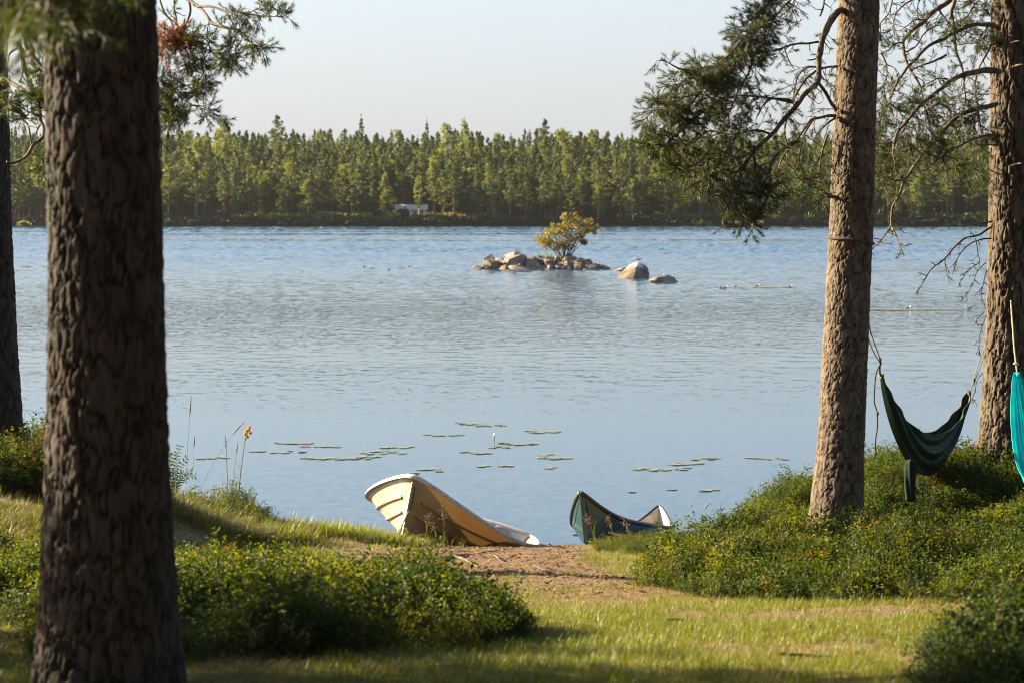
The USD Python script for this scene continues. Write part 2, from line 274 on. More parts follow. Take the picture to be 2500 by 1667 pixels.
wm = usdkit.material(stage, L('lake_surface'), {
    'g': ('geometry', {}), 'sep': ('separate_xyz', {}),
    'm1': ('mapping', {'scale': (0.7, 1.0, 1.0)}), 'n1': ('noise_texture', {'scale': 6.5, 'detail': 4.0, 'roughness': 0.6, 'distortion': 0.3}),
    'm2': ('mapping', {'scale': (0.035, 0.09, 1.0), 'location': (3, 7, 0)}), 'n2': ('noise_texture', {'scale': 1.0, 'detail': 4.0, 'roughness': 0.6}),
    'm3': ('mapping', {'scale': (0.006, 0.055, 1.0), 'location': (1.3, 4.1, 0)}), 'n3': ('noise_texture', {'scale': 1.0, 'detail': 3.0}),
    'far': ('map_range', {'range_type': 'smoothstep', 'from_min': 55.0, 'from_max': 190.0, 'to_min': 0.2, 'to_max': 0.5, 'clamp': True}),
    'pat': ('map_range', {'from_min': 0.3, 'from_max': 0.7, 'to_min': 0.65, 'to_max': 1.3, 'clamp': True}),
    'slk': ('map_range', {'from_min': 0.36, 'from_max': 0.43, 'to_min': 0.35, 'to_max': 1.0, 'clamp': True}),
    'k1': ('math', {'math_type': 'multiply'}), 'k2': ('math', {'math_type': 'multiply'}),
    'c': ('vector_math', {'math_type': 'subtract', 'vector2': (0.5, 0.5, 0.5)}), 'sc': ('vector_math', {'math_type': 'scale'}),
    'fl': ('vector_math', {'math_type': 'multiply', 'vector2': (1.0, 1.0, 0.0)}), 'up': ('vector_math', {'math_type': 'add'}), 'nn': ('vector_math', {'math_type': 'normalize'}),
    'p': ('principled_bsdf', {'base_color': (0.012, 0.034, 0.06), 'roughness': 0.08, 'ior': 1.33, 'specular_ior_level': 0.5})},
    [('g.position', 'm1.vector'), ('m1.vector', 'n1.vector'), ('g.position', 'm2.vector'), ('m2.vector', 'n2.vector'), ('g.position', 'm3.vector'), ('m3.vector', 'n3.vector'),
     ('g.position', 'sep.vector'), ('sep.y', 'far.value'), ('n2.fac', 'pat.value'), ('n3.fac', 'slk.value'), ('far.result', 'k1.value1'), ('pat.result', 'k1.value2'), ('k1.value', 'k2.value1'), ('slk.result', 'k2.value2'),
     ('n1.color', 'c.vector1'), ('c.vector', 'sc.vector1'), ('k2.value', 'sc.scale'), ('sc.vector', 'fl.vector1'), ('fl.vector', 'up.vector1'), ('g.normal', 'up.vector2'), ('up.vector', 'nn.vector1'), ('nn.vector', 'p.normal')], surface='p.BSDF')
lake = usdkit.mesh(stage, '/World/lake_water', (np.stack([WX, WY, WZ], -1).reshape(-1, 3), grid_faces(*WX.shape)[:, ::-1]), wm, smooth=True)
tag(lake, 'wide rippled blue lake between the grassy bank and the far forest', 'lake', kind='structure')

# ---------------------------------------------------------------- far shore
def far_z(x, y):
    q = np.stack([x, y, np.zeros_like(x)], -1)
    d = y - 497 - 3.0 * np.sin(x * 0.03) - 2.0 * np.sin(x * 0.011 + 1)
    z = np.interp(d, [-12, 0, 3, 8, 30, 70, 120, 200, 420], [-1.2, 0.1, 1.0, 1.5, 3.0, 6.5, 10.5, 13, 14])
    return z + 0.5 * (meshkit.fbm(q * 0.08, 3, 3) - 0.5) * np.clip(d / 10, 0, 1)
fx, fy = np.linspace(-420, 420, 140), np.r_[np.linspace(484, 540, 40), np.linspace(545, 810, 40)]
FX, FY = np.meshgrid(fx, fy, indexing='ij')
M['far_ground'] = noisy('far_forest_floor', [(0.03, 0.035, 0.014), (0.06, 0.055, 0.022), (0.12, 0.11, 0.03)], 0.12, 0.95)
fm = usdkit.mesh(stage, '/World/far_shore', (np.stack([FX, FY, far_z(FX, FY)], -1).reshape(-1, 3), grid_faces(140, len(fy))), M['far_ground'], smooth=True)
tag(fm, 'low wooded shore rising gently on the far side of the lake', 'shore', kind='structure')

def clump(rng, center, rad, n, size):
    """n leaf-clump triangles in an ellipsoid."""
    d = unit(rng.normal(size=(n, 3))) * (rng.random((n, 1)) ** 0.45)
    c = np.asarray(center) + d * np.asarray(rad)
    a = unit(rng.normal(size=(n, 3))); b = unit(np.cross(a, rng.normal(size=(n, 3))))
    s = size * rng.uniform(0.6, 1.3, (n, 1))
    v = np.stack([c + a * s, c - 0.5 * a * s + 0.8 * b * s, c - 0.5 * a * s - 0.8 * b * s], 1).reshape(-1, 3)
    return v, np.arange(3 * n).reshape(-1, 3)
def far_tree(kind, seed):
    rng = np.random.default_rng(seed); t, c = MB(), MB()
    lean = rng.normal(0, 0.012, 2)
    def axis(h): return np.array([lean[0] * h, lean[1] * h, h])
    H = 15.0
    if kind == 'pine':
        bend = rng.normal(0, .35, 2)
        def axis(h): return np.array([lean[0] * h + bend[0] * math.sin(h / H * 3.1), lean[1] * h + bend[1] * math.sin(h / H * 3.1), h])
        t.tube([axis(0) - [0, 0, .5], axis(H * .25), axis(H * .5), axis(H * .75), axis(H * .96)], [.14, .12, .10, .07, .03], 7)
        n = int(rng.integers(42, 66)); base = rng.uniform(.22, .46); pw = rng.uniform(1.1, 3.6); wide = rng.uniform(1.5, 2.4); off = rng.uniform(0, 6.28)
        for k in range(n):
            f = base + (1 - base) * (k + rng.random()) / n; x_ = (f - base) / (1 - base)
            prof = (1 - x_ ** pw) * wide * (.55 + .45 * math.sin(min(1, x_ * 3 + .35) * 1.57)) + .22
            a = rng.uniform(0, 6.283); r = prof * rng.uniform(.25, 1.12) * (1 + .3 * math.sin(2 * a + off + 7 * f))
            p = axis(H * f) + [math.cos(a) * r, math.sin(a) * r, r * rng.uniform(-.15, .3)]
            t.tube([axis(H * f - .3 * r), p], [.04, .012], 4); q = rng.uniform(.55, 1.15)
            c.add(*clump(rng, p, (.8 * q * min(1, prof), .8 * q * min(1, prof), .42 * q), int(40 * q), .2))
        c.add(*clump(rng, axis(H * .985), (.3, .3, .5), 30, .18))
        for k in range(7):
            f = rng.uniform(.1, base); a = rng.uniform(0, 6.28); t.tube([axis(H * f), axis(H * f) + [math.cos(a) * .9, math.sin(a) * .9, -.1]], [.025, .01], 4)
    elif kind == 'spruce':
        t.tube([axis(0) - [0, 0, .5], axis(H * .5), axis(H * .98)], [.17, .11, .02], 7)
        n = 22
        for k in range(n):
            f = .12 + .86 * k / n; R = 2.0 * (1 - f) ** .75 + .2
            m = max(4, int(9 * R / 1.6))
            for j in range(m):
                a = 6.283 * (j + rng.random()) / m; r = R * rng.uniform(.65, 1.1)
                p = axis(H * f) + [math.cos(a) * r * .6, math.sin(a) * r * .6, -.25 * r]
                c.add(*clump(rng, p, (.45 * r + .1, .45 * r + .1, .3), 15, .2))
        c.add(*clump(rng, axis(H * .99), (.16, .16, .6), 16, .16))
    else:
        t.tube([axis(0) - [0, 0, .5], axis(H * .4), axis(H * .9)], [.13, .09, .02], 7)
        n = 46
        for k in range(n):
            f = .3 + .7 * (k + rng.random()) / n
            prof = 2.1 * math.sin(min(1, max(.02, (f - .24) / .78)) ** .8 * 3.0) ** .7 if f < 1 else .2
            a = rng.uniform(0, 6.283); r = abs(prof) * rng.uniform(.3, 1)
            p = axis(H * f) + [math.cos(a) * r, math.sin(a) * r, rng.uniform(-.3, .2)]
            t.tube([axis(H * (f - .05)), p], [.03, .01], 4)
            c.add(*clump(rng, p, (.7, .7, .6), 40, .21))
    return t, c
TREES = {'pine': (8, 'f_trunk', 'f_pine', 'pine_tree'), 'spruce': (3, 'f_trunk', 'f_spruce', 'spruce_tree'), 'birch': (3, 'f_white', 'f_birch', 'birch_tree')}
for kind, (n, tm, cm, nm) in TREES.items():
    for k in range(n):
        p = UsdGeom.Xform.Define(stage, f'/World/{nm}_kind_{k}') if False else stage.CreateClassPrim(f'/World/_{nm}_{"abcdefgh"[k]}')
        t, c = far_tree(kind, 100 + 17 * k + len(kind))
        usdkit.mesh(stage, str(p.GetPath()) + '/trunk', t.get(), M[tm], smooth=True)
        usdkit.mesh(stage, str(p.GetPath()) + '/crown', c.get(), M[cm])
frng = np.random.default_rng(11)
def put_tree(kind, k, x, y, h, w, label, group):
    nm = TREES[kind][3]
    path = numbered('/World/' + nm); X = UsdGeom.Xform.Define(stage, path)
    z = float(far_z(np.array(x), np.array(y)))
    X.AddTranslateOp().Set(Gf.Vec3d(x, y, z)); X.AddRotateZOp().Set(float(frng.uniform(0, 360))); X.AddScaleOp().Set(Gf.Vec3f(w, w, h / 15.0))
    X.GetPrim().GetReferences().AddInternalReference(f'/World/_{nm}_{"abcdefgh"[k % TREES[kind][0]]}'); X.GetPrim().SetInstanceable(True)
    tag(X, label, nm.split('_')[0] + ' tree', group)
# trees that stand out, one by one
def top_tree(kind, k, u, vtop, y, w, label):
    x = (u - 1250) / F * y; z = float(far_z(np.array(x), np.array(y)))
    top = at(u, vtop, y)[2]
    put_tree(kind, k, x, y, (top - z) / 1.0, w, label, None)
top_tree('pine', 0, 680, 284, 575, 1.35, 'tall round topped pine rising above the forest skyline beside the large left trunk')
top_tree('birch', 0, 548, 288, 560, 1.5, 'broad pale tree with a ragged top at the left of the skyline')
top_tree('spruce', 0, 885, 280, 570, 1.1, 'tallest pointed spruce on the skyline above the white cottage')
top_tree('spruce', 1, 1045, 292, 560, 1.0, 'slim dark spruce spire on the skyline right of the white cottage')
top_tree('birch', 1, 1090, 302, 548, 1.5, 'large bright yellow green birch just right of the slim dark spruce')
top_tree('birch', 2, 1135, 296, 575, 1.1, 'pale rounded tree crown on the skyline left of the island willow')
top_tree('pine', 2, 1333, 296, 575, 1.3, 'broad topped pine on the skyline straight above the island willow')
top_tree('birch', 0, 1370, 315, 550, 1.5, 'wide pale green tree below the skyline right of the island willow')
top_tree('spruce', 2, 43, 300, 560, 0.9, 'first of two spruce spires beside the trunk at the left edge')
top_tree('spruce', 0, 35, 305, 565, 0.9, 'second of two spruce spires beside the trunk at the left edge')
top_tree('birch', 1, 412, 408, 503, 1.3, 'yellow green birch at the far waterline beside the large left trunk')
top_tree('birch', 2, 752, 440, 502, 1.0, 'pale birch standing at the far waterline left of the white cottage')
top_tree('birch', 0, 1023, 430, 503, .75, 'narrow yellow birch behind the right end of the white cottage')
top_tree('birch', 1, 1205, 470, 501, .8, 'low round birch at the far waterline left of the island willow')
top_tree('birch', 2, 1460, 455, 503, .9, 'small golden birch at the far waterline right of the island willow')
top_tree('birch', 0, 2240, 425, 503, 1.1, 'yellow birch on the far shore seen between the two right trunks')
top_tree('pine', 1, 1565, 390, 503, .9, 'straight red stemmed pine at the far waterline left of the drooping branch')
top_tree('pine', 3, 480, 395, 502, 1.5, 'big spreading red stemmed pine at the far waterline near the left trunk')
top_tree('pine', 4, 1110, 425, 502, 1.5, 'wide dark pine at the far waterline right of the white cottage')
G = {('pine', 0): ('slender pine with a bare red stem along the far waterline', 'pines along the far waterline'),
     ('birch', 0): ('light green birch among the pines along the far waterline', 'birches along the far waterline'),
     ('spruce', 0): ('narrow dark spruce among the pines along the far waterline', 'spruces along the far waterline'),
     ('pine', 1): ('green pine crown inside the forest behind the waterline trees', 'pines inside the far forest'),
     ('birch', 1): ('pale green tree crown inside the forest behind the waterline trees', 'pale trees inside the far forest'),
     ('spruce', 1): ('pointed dark spruce inside the forest behind the waterline trees', 'spruces inside the far forest')}
def far_spots(n, y0, y1, hw):
    out = []
    for _ in range(n * 30):
        y = frng.uniform(y0, y1); x = frng.uniform(-hw, hw) * y / 500
        if all((x - a) ** 2 + (y - b) ** 2 > 1.9 ** 2 for a, b in out[-200:]): out.append((x, y))
        if len(out) == n: break
    return out
spots = [(s, 0) for s in far_spots(112, 501.5, 512, 136)] + [(s, 1) for s in far_spots(160, 512, 536, 138)]
for (x, y), row in spots:
    u = 1250 + x / y * F
    if 948 < u < 1048 and y < 512 and frng.random() < .92: continue
    kind = frng.choice(['pine', 'spruce', 'birch'], p=[.68, .13, .19] if row else [.72, .06, .22])
    h = frng.uniform(8, 14.5) if row == 0 else frng.uniform(9.5, 17)
    if kind == 'birch': h *= .8
    put_tree(kind, int(frng.integers(8)), x, y, h, frng.uniform(.75, 1.25), *G[(kind, row)])
# the deeper forest, one mass
fpos, fidx, fsc = [], [], []
protos = []
pk = []
for kind, (n, tm, cm, nm) in TREES.items():
    for k in range(min(n, 5)):
        t, c = far_tree(kind, 900 + 7 * k + len(kind)); protos += [('stem', t, M[tm], True), ('foliage', c, M[cm], False)]; pk.append(kind)
deep = far_spots(3000, 516, 640, 165)
for (x, y) in deep:
    j = int(frng.choice(len(pk), p=np.array([.14, .14, .14, .13, .13, .07, .07, .06, .04, .04, .04])))
    z = float(far_z(np.array(x), np.array(y))); h = frng.uniform(10, 18.5) if y > 545 else frng.uniform(9, 15)
    for q in (0, 1):
        fpos.append((x, y, z)); fidx.append(2 * j + q); fsc.append((1, 1, h / 15))
    w = frng.uniform(.8, 1.25); fsc[-1] = fsc[-2] = (w, w, h / 15)
yw = np.repeat(frng.uniform(0, 6.28, len(deep)), 2)
pf = instancer('/World/forest', protos, fpos, fidx, np.array(fsc), yw)
tag(pf, 'dense mixed forest covering the slope behind the far shore', 'forest', kind='stuff')
# young trees under the first pines of the far shore
yr = np.random.default_rng(44); yp, yi, ysc = [], [], []
for k in range(420):
    x, y = yr.uniform(-150, 150), yr.uniform(506, 532)
    if 945 < 1250 + x / y * F < 1055 and y < 513: continue
    j = int(yr.choice([0, 1, 2, 3, 4, 5, 6, 8])); z = float(far_z(np.array(x), np.array(y))); h = yr.uniform(3.5, 8); w = yr.uniform(.45, .8)
    for q in (0, 1): yp.append((x, y, z)); yi.append(2 * j + q); ysc.append((w, w, h / 15))
ym = instancer('/World/young_trees', protos, yp, yi, np.array(ysc), np.repeat(yr.uniform(0, 6.28, len(yp) // 2), 2))
tag(ym, 'young trees filling the gaps under the far waterline pines', 'young trees', kind='stuff')
# shrubs on the far bank
srng = np.random.default_rng(21)
def shrub_proto(seed, size=.2, n=14, per=34, R=(1.0, 1.0), hh=1.6):
    rng = np.random.default_rng(seed); c = MB()
    for _ in range(n):
        a = rng.uniform(0, 6.28); r = R[0] * math.sqrt(rng.random()) * .7
        c.add(*clump(rng, (math.cos(a) * r, math.sin(a) * r, rng.uniform(.15, 1) * hh * .8), (.45, .45, .4), per, size))
    return c
n = 1300
sx = srng.uniform(-160, 160, n); sy = 497.5 + 3.0 * np.sin(sx * .03) + 2.0 * np.sin(sx * .011 + 1) + srng.uniform(-.6, 3.2, n)
sz = far_z(sx, sy)
pi = instancer('/World/shore_shrubs', [('shrub', shrub_proto(1), M['f_alder'], False), ('shrub', shrub_proto(2), M['f_alder'], False)],
               np.stack([sx, sy, np.maximum(sz, 0) - .1], 1), srng.integers(0, 2, n), srng.uniform(.6, 1.15, n), srng.uniform(0, 6.28, n))
tag(pi, 'low alder and willow scrub lining the far waterline, coloured dark for its shadow', 'scrub', kind='stuff')  # dark leaf colour stands for the shadow on this scrub
n = 700
sx = srng.uniform(-160, 160, n); sy = 497.5 + 3.0 * np.sin(sx * .03) + 2.0 * np.sin(sx * .011 + 1) + srng.uniform(3.5, 9, n)
keep = meshkit.fbm(np.stack([sx * .05, sx * 0, sx * 0], 1), 3, 4) > .38
sx, sy = sx[keep], sy[keep]; sz = far_z(sx, sy); n = len(sx)
pi = instancer('/World/shore_heath', [('tuft', shrub_proto(3, .22, 10, 30, (1.3, 1.3), .8), M['f_gold'], False)], np.stack([sx, sy, sz + .7], 1), np.zeros(n, int), srng.uniform(.9, 1.7, n), srng.uniform(0, 6.28, n))
tag(pi, 'sunlit yellow green heath under the far trees above the dark scrub', 'heath', kind='stuff')
for u0, vv, sc_, lab in ((785, 548, 1.0, 'golden low bush at the far waterline left of the white cottage'), (845, 549, 1.3, 'second golden low bush at the far waterline nearest the white cottage'), (1795, 549, 1.3, 'yellow green bush on the far waterline below the drooping pine branch'),
                         (1850, 545, 1.5, 'larger green bush on the far waterline left of the middle trunk'), (60, 550, 1.4, 'green grassy bush on the far waterline beside the left edge trunk'), (1717, 540, 1.6, 'upright pale bush with a thin stem under the drooping pine branch')):
    y = 496.0; x = (u0 - 1250) / F * y
    th = Thing('shore_bush', lab, 'bush', (x, y, 0.1))
    v, f = shrub_proto(int(u0), .18, 14, 30, (1.5, 1.2), .9).get(); th.part('foliage', (v * sc_ + th.loc, f), M['f_gold'])
    w = MB()
    for k in range(4): w.tube([th.loc, th.loc + [math.cos(k * 1.7) * .5, math.sin(k * 1.7) * .5, .8 * sc_]], [.05, .02], 5)
    th.part('stems', w, M['f_trunk'])
# white cottage behind the trees
cy = 510.0; c0, c1 = at(956, 518, cy), at(1041, 518, cy)
base = float(far_z(np.array([(c0[0] + c1[0]) / 2]), np.array([cy]))[0])
cot = Thing('cottage', 'low white lakeside cottage half hidden behind trees on the far shore', 'cottage', ((c0[0] + c1[0]) / 2, cy + 2.5, base - .2))
wb = trimesh.creation.box((c1[0] - c0[0], 5.0, 2.6)); wb.apply_translation((cot.loc[0], cy + 2.5, base + 1.2))
cot.part('wall', (wb.vertices, wb.faces), M['fleece'])
hw = (c1[0] - c0[0]) / 2 + .35; zz = base + 2.5
rv = np.array([[-hw, -.4, 0], [hw, -.4, 0], [hw, 2.5, 1.3], [-hw, 2.5, 1.3], [-hw, 5.4, 0], [hw, 5.4, 0], [-hw, -.4, -.12], [hw, -.4, -.12], [-hw, 5.4, -.12], [hw, 5.4, -.12]]) + [cot.loc[0], cy, zz]
cot.part('roof', (rv, np.array([[0, 1, 2], [0, 2, 3], [3, 2, 5], [3, 5, 4], [6, 7, 1], [6, 1, 0], [4, 5, 9], [4, 9, 8], [6, 0, 3], [6, 3, 4], [6, 4, 8], [7, 2, 1], [7, 5, 2], [7, 9, 5], [6, 8, 9], [6, 9, 7]])), M['roof'])
for k, uu in enumerate((973, 1012, 1030)):
    p = at(uu, 508, cy)
    w = trimesh.creation.box((.9, .08, .9)); w.apply_translation((p[0], cy - .03, base + 1.8)); pp = cot.part('window', (w.vertices, w.faces), M['pane'])
    fr = MB()
    for (dx, dz, sx_, sz_) in ((-.5, 0, .1, 1.1), (.5, 0, .1, 1.1), (0, .5, .9, .1), (0, -.5, .9, .1)):
        b = trimesh.creation.box((sx_, .14, sz_)); b.apply_translation((p[0] + dx, cy - .03, base + 1.8 + dz)); fr.mesh(b)
    cot.part('frame', fr, M['fleece'], parent=pp)
for u0, hh, lab in ((985, 3.0, 'dark round bush covering the middle of the white cottage'), (1010, 1.7, 'dark bush in front of the right half of the white cottage')):
    x = (u0 - 1250) / F * 503; th = Thing('garden_bush', lab, 'bush', (x, 503, float(far_z(np.array(x), np.array(503.)))))
    v, f = shrub_proto(int(u0), .2, 20, 40, (1.5, 1.3), 1.0).get(); th.part('foliage', (v * [1.2, 1.2, hh] + th.loc, f), M['f_alder'])
    w = MB(); [w.tube([th.loc, th.loc + [math.cos(k * 2.1) * .6, math.sin(k * 2.1) * .6, hh * .7]], [.07, .02], 5) for k in range(3)]
    th.part('stems', w, M['f_trunk'])
air = usdkit.material(stage, L('thin_haze'), {'v': ('principled_volume', {'color': (0.86, 0.90, 0.96), 'density': 0.00002, 'anisotropy': 0.3})}, volume='v.volume')
hz = trimesh.creation.box((900, 900, 48)); hz.apply_translation((0, 380, 18)); hzm = usdkit.mesh(stage, '/World/haze', (hz.vertices, hz.faces), air); tag(hzm, 'thin bluish haze over the lake and far forest', 'haze', kind='stuff')
# ---------------------------------------------------------------- the rocky islet
IY = 157.0
def boulder(center, size, seed, jag=.22, sub=3, cut=None):
    rng = np.random.default_rng(seed)
    m = trimesh.creation.icosphere(sub); v = np.array(m.vertices)
    n = meshkit.fbm(v * 1.2 + seed * 3.7, 3, seed) - .5
    v = v * (1 + 2 * jag * n[:, None])
    for _ in range(11):                                            # broken flat faces
        d = unit(rng.normal(size=3) * [1, 1, .8]); lim = rng.uniform(.5, .82)
        p = v @ d; v = v - np.clip(p - lim, 0, None)[:, None] * d * .97
    v = v + .05 * (meshkit.fbm(v * 4 + seed, 2, seed + 5)[:, None] - .5) * unit(v)
    a = rng.uniform(0, 6.28); R = np.array([[math.cos(a), -math.sin(a), 0], [math.sin(a), math.cos(a), 0], [0, 0, 1]])
    return (v @ R.T) * np.asarray(size) + np.asarray(center), np.array(m.faces)
def cobble(center, size, seed):
    r = np.random.default_rng(seed); p = unit(r.normal(size=(17, 3))) * r.uniform(.8, 1.08, (17, 1)); m = trimesh.convex.convex_hull(p)
    o = trimesh.convex.convex_hull(p).subdivide(); q = np.array(o.vertices); q = q + unit(q) * (.10 * (meshkit.fbm(q * 2.2 + seed, 3, seed) - .5))[:, None]
    return q * 1.12 * np.asarray(size) + np.asarray(center), np.array(o.faces)
px = IY / F
def rock(u, v, w, h, dy=0.0, pale=False, label=None, group=None, seed=0, jag=.2):
    """A boulder w x h pixels with its foot at pixel row v, dy metres beyond the islet's centre line."""
    y = IY + dy; p = at(u, v, y); W, H = w * y / F, h * y / F
    c = p + [0, 0, H * .38]
    single('boulder', cobble(c, (W * .56, W * .5, H * .74), seed), M['rock_pale'] if pale else M['rock'], label, 'boulder', group, smooth=25)
ctr = on_water(1300, 660); IY = ctr[1] + 2.2
isx = np.linspace(-1, 1, 40); isy = np.linspace(-1, 1, 24); IX, IYY = np.meshgrid(isx, isy, indexing='ij')
icx = (1315 - 1250) / F * IY
hgt = np.clip(1 - (np.abs(IX) ** 2.5 + np.abs(IYY) ** 2), -1, 1) * .5 - .16
V = np.stack([icx + IX * 5.6, IY + 1.2 + IYY * 2.6, hgt + .25 * (meshkit.fbm(np.stack([IX * 7, IYY * 4, IX * 0], -1), 3, 6) - .5)], -1).reshape(-1, 3)
im = usdkit.mesh(stage, '/World/islet', (V, grid_faces(40, 24)), M['rock'], smooth=True)
tag(im, 'low stony islet in the lake under the golden willow', 'islet', kind='structure')
GRP = 'boulders heaped on the rocky islet'
LB = 'brown rounded boulder in the heap along the islet'
rk = [(1196, 648, 22, 18, 1, 1, 'small pale pointed boulder near the left end of the islet'), (1205, 660, 34, 22, 0, 0, None), (1170, 658, 30, 7, 0, 0, 'flat low boulder at the far left tip of the islet'),
      (1180, 657, 10, 6, -.4, 0, None), (1222, 645, 22, 10, 1.4, 1, 'pale streaked boulder just right of the small pointed one'), (1240, 660, 34, 22, .2, 0, None), (1262, 644, 44, 22, 1.4, 1, 'largest pale boulder, the one the gull stands on'),
      (1262, 659, 52, 26, .3, 0, None), (1233, 665, 14, 8, -.8, 0, None), (1266, 665, 44, 12, -.9, 1, 'grey lichened boulder at the front waterline of the islet'), (1300, 648, 26, 14, 1.6, 0, None), (1302, 660, 32, 24, .3, 0, None),
      (1288, 661, 12, 9, -.5, 0, None), (1316, 640, 18, 12, 1.5, 0, 'brown boulder before the left side of the green grass tuft'), (1320, 650, 24, 14, .9, 0, None), (1338, 646, 30, 14, 1.4, 0, 'boulder before the right side of the green grass tuft'), (1338, 660, 34, 18, .1, 0, None),
      (1318, 662, 22, 5, -.6, 0, None), (1344, 662, 24, 9, -.6, 0, None), (1360, 648, 22, 16, 1.0, 0, 'boulder directly under the left stems of the willow'), (1372, 660, 26, 14, .1, 0, None), (1388, 644, 26, 14, 1.6, 0, 'dark boulder under the right stems of the willow'), (1398, 636, 16, 8, 2.2, 1, 'pale capped boulder behind the willow foot'),
      (1391, 660, 26, 18, .2, 0, None), (1374, 663, 14, 9, -.7, 0, None), (1390, 664, 10, 8, -.9, 0, None), (1412, 650, 30, 14, 1.2, 0, None), (1410, 662, 26, 18, -.1, 1, 'white streaked boulder at the waterline right of the willow'),
      (1420, 652, 14, 12, 1.4, 0, None), (1433, 655, 22, 15, 1.0, 0, None), (1440, 660, 22, 10, .2, 0, None), (1424, 661, 16, 8, -.4, 0, None), (1430, 662, 10, 5, -.8, 0, None), (1440, 662, 18, 7, -.5, 0, None),
      (1466, 662, 34, 11, 0, 0, 'flat brown boulder at the right end of the islet'), (1480, 661, 14, 5, .6, 0, None), (1350, 655, 14, 10, .4, 0, None), (1284, 655, 18, 12, .8, 0, None), (1225, 655, 20, 14, .6, 0, None), (1452, 658, 12, 8, .8, 0, None)]
for k, (u, v, w, h, dy, pale, lab) in enumerate(rk): rock(u, v, w * 1.22, h * 1.3, dy, pale, lab or LB, None if lab else GRP, 40 + k)
fl = np.random.default_rng(91)
for k in range(34):
    u = fl.uniform(1172, 1470); dy = fl.uniform(-.9, 2.0); e = 1 - abs((u - 1320) / 165) ** 2; w = fl.uniform(13, 28); v = 662 - 5.0 * max(dy, 0) * e - 6 * e * fl.random() * (dy > .3)
    rock(u, v, w, w * fl.uniform(.5, .75), dy, fl.random() < .12, LB, GRP, 200 + k)
b0 = on_water(1550, 680)
def big_boulder():
    P = [(1531, 672, 0), (1556, 640, .2), (1580, 622, .6), (1600, 608, .9), (1640, 570, .7), (1668, 552, .8), (1698, 536, .9), (1722, 540, 1.0), (1742, 556, 1.2), (1768, 566, 1.3), (1790, 585, 1.2), (1800, 612, 1.1), (1806, 640, .9), (1798, 674, .6), (1668, 676, -1.0), (1690, 575, -.45), (1684, 610, -.75), (1672, 650, -.95), (1590, 676, -.7), (1740, 676, -.7), (1745, 600, -.1), (1700, 545, 1.8), (1780, 600, 2.2), (1800, 676, 2.2), (1560, 672, 1.9), (1640, 590, 1.8)]
    pts = np.array([at(1050 + x / 3.36, 480 + y / 3.36, b0[1] + .9) + [0, d, 0] for x, y, d in P]); low = pts.copy(); low[:, 2] = -.6
    m = trimesh.convex.convex_hull(np.vstack([pts, low])); m = m.subdivide_to_size(.16); v = np.array(m.vertices)
    v = v + unit(v - v.mean(0)) * (.16 * (meshkit.fbm(v * 1.6, 3, 4) - .5) + .06 * (meshkit.fbm(v * 6, 2, 8) - .5))[:, None]
    return v, np.array(m.faces)
M['rock_capped'] = usdkit.material(stage, L('rock_with_white_cap'), {'tc': ('texture_coordinate', {}), 'sp': ('separate_xyz', {}), 'n': ('noise_texture', {'scale': 2.2, 'detail': 5.0}), 'n2': ('noise_texture', {'scale': 1.5, 'detail': 6.0}),
    's': ('math', {'math_type': 'multiply_add', 'value2': 1.6, 'value3': -.8}), 'a': ('math', {'math_type': 'add'}), 'mr': ('map_range', {'from_min': 1.42, 'from_max': 1.68, 'to_min': 0, 'to_max': .9, 'clamp': True}),
    'r': ('rgb_ramp', {'ramp': [(.3, (.04, .033, .026)), (.7, (.105, .083, .062))]}), 'm': ('mix', {'color2': (.42, .40, .37)}), 'b': ('bump', {'strength': .6, 'distance': .06}), 'p': ('principled_bsdf', {'roughness': .9, 'specular_ior_level': .15})},
    [('tc.object', 'sp.vector'), ('tc.object', 'n.vector'), ('tc.object', 'n2.vector'), ('n.fac', 's.value1'), ('sp.z', 'a.value1'), ('s.value', 'a.value2'), ('a.value', 'mr.value'), ('mr.result', 'm.fac'), ('n2.fac', 'r.fac'), ('r.color', 'm.color1'), ('m.color', 'p.base_color'), ('n2.fac', 'b.height'), ('b.normal', 'p.normal')], surface='p.BSDF')
single('boulder', big_boulder(), M['rock_capped'], 'big angular boulder with a white capped top standing in the lake', 'boulder', smooth=35)
b1 = on_water(1630, 690)
single('boulder', boulder(b1 + [0, .6, .02], (1.15, .8, .42), 19, .2), M['rock'], 'flat dark boulder barely above the water with gulls on it', 'boulder', smooth=40)
b2 = on_water(1523, 663)
single('boulder', boulder(b2 + [0, .6, .02], (.75, .6, .28), 23, .25), M['rock'], 'long low reddish boulder between the islet and the big angular boulder', 'boulder', smooth=40)
# willow on the islet
wb_ = at(1378, 640, IY + 1.6); wr = np.random.default_rng(5)
wl = Thing('willow', 'golden leaved willow bush growing on the rocky islet', 'willow', wb_)
stems, crown, red = MB(), MB(), MB()
tips = [(1340, 600), (1332, 570), (1350, 555), (1372, 540), (1392, 530), (1412, 545), (1438, 560), (1428, 590), (1325, 590), (1445, 545), (1400, 560), (1365, 580), (1385, 575), (1420, 575), (1352, 600), (1405, 600)]
for k, (u, v) in enumerate(tips):
    tp = at(u, v, IY + 1.6 + wr.uniform(-1, 1)); b = wb_ + [wr.uniform(-.35, .35), wr.uniform(-.2, .2), -.2]
    mid = b * .45 + tp * .55 + [(b[0] - tp[0]) * .18, 0, -.1]
    stems.tube(smooth_path([b, mid, tp], .25), np.linspace(.055, .015, len(smooth_path([b, mid, tp], .25))), 5)
    for q in range(3):
        m2 = mid + (tp - mid) * wr.uniform(0, 1); e = m2 + wr.normal(0, .35, 3) + [0, 0, .3]
        stems.tube([m2, e], [.02, .008], 4)
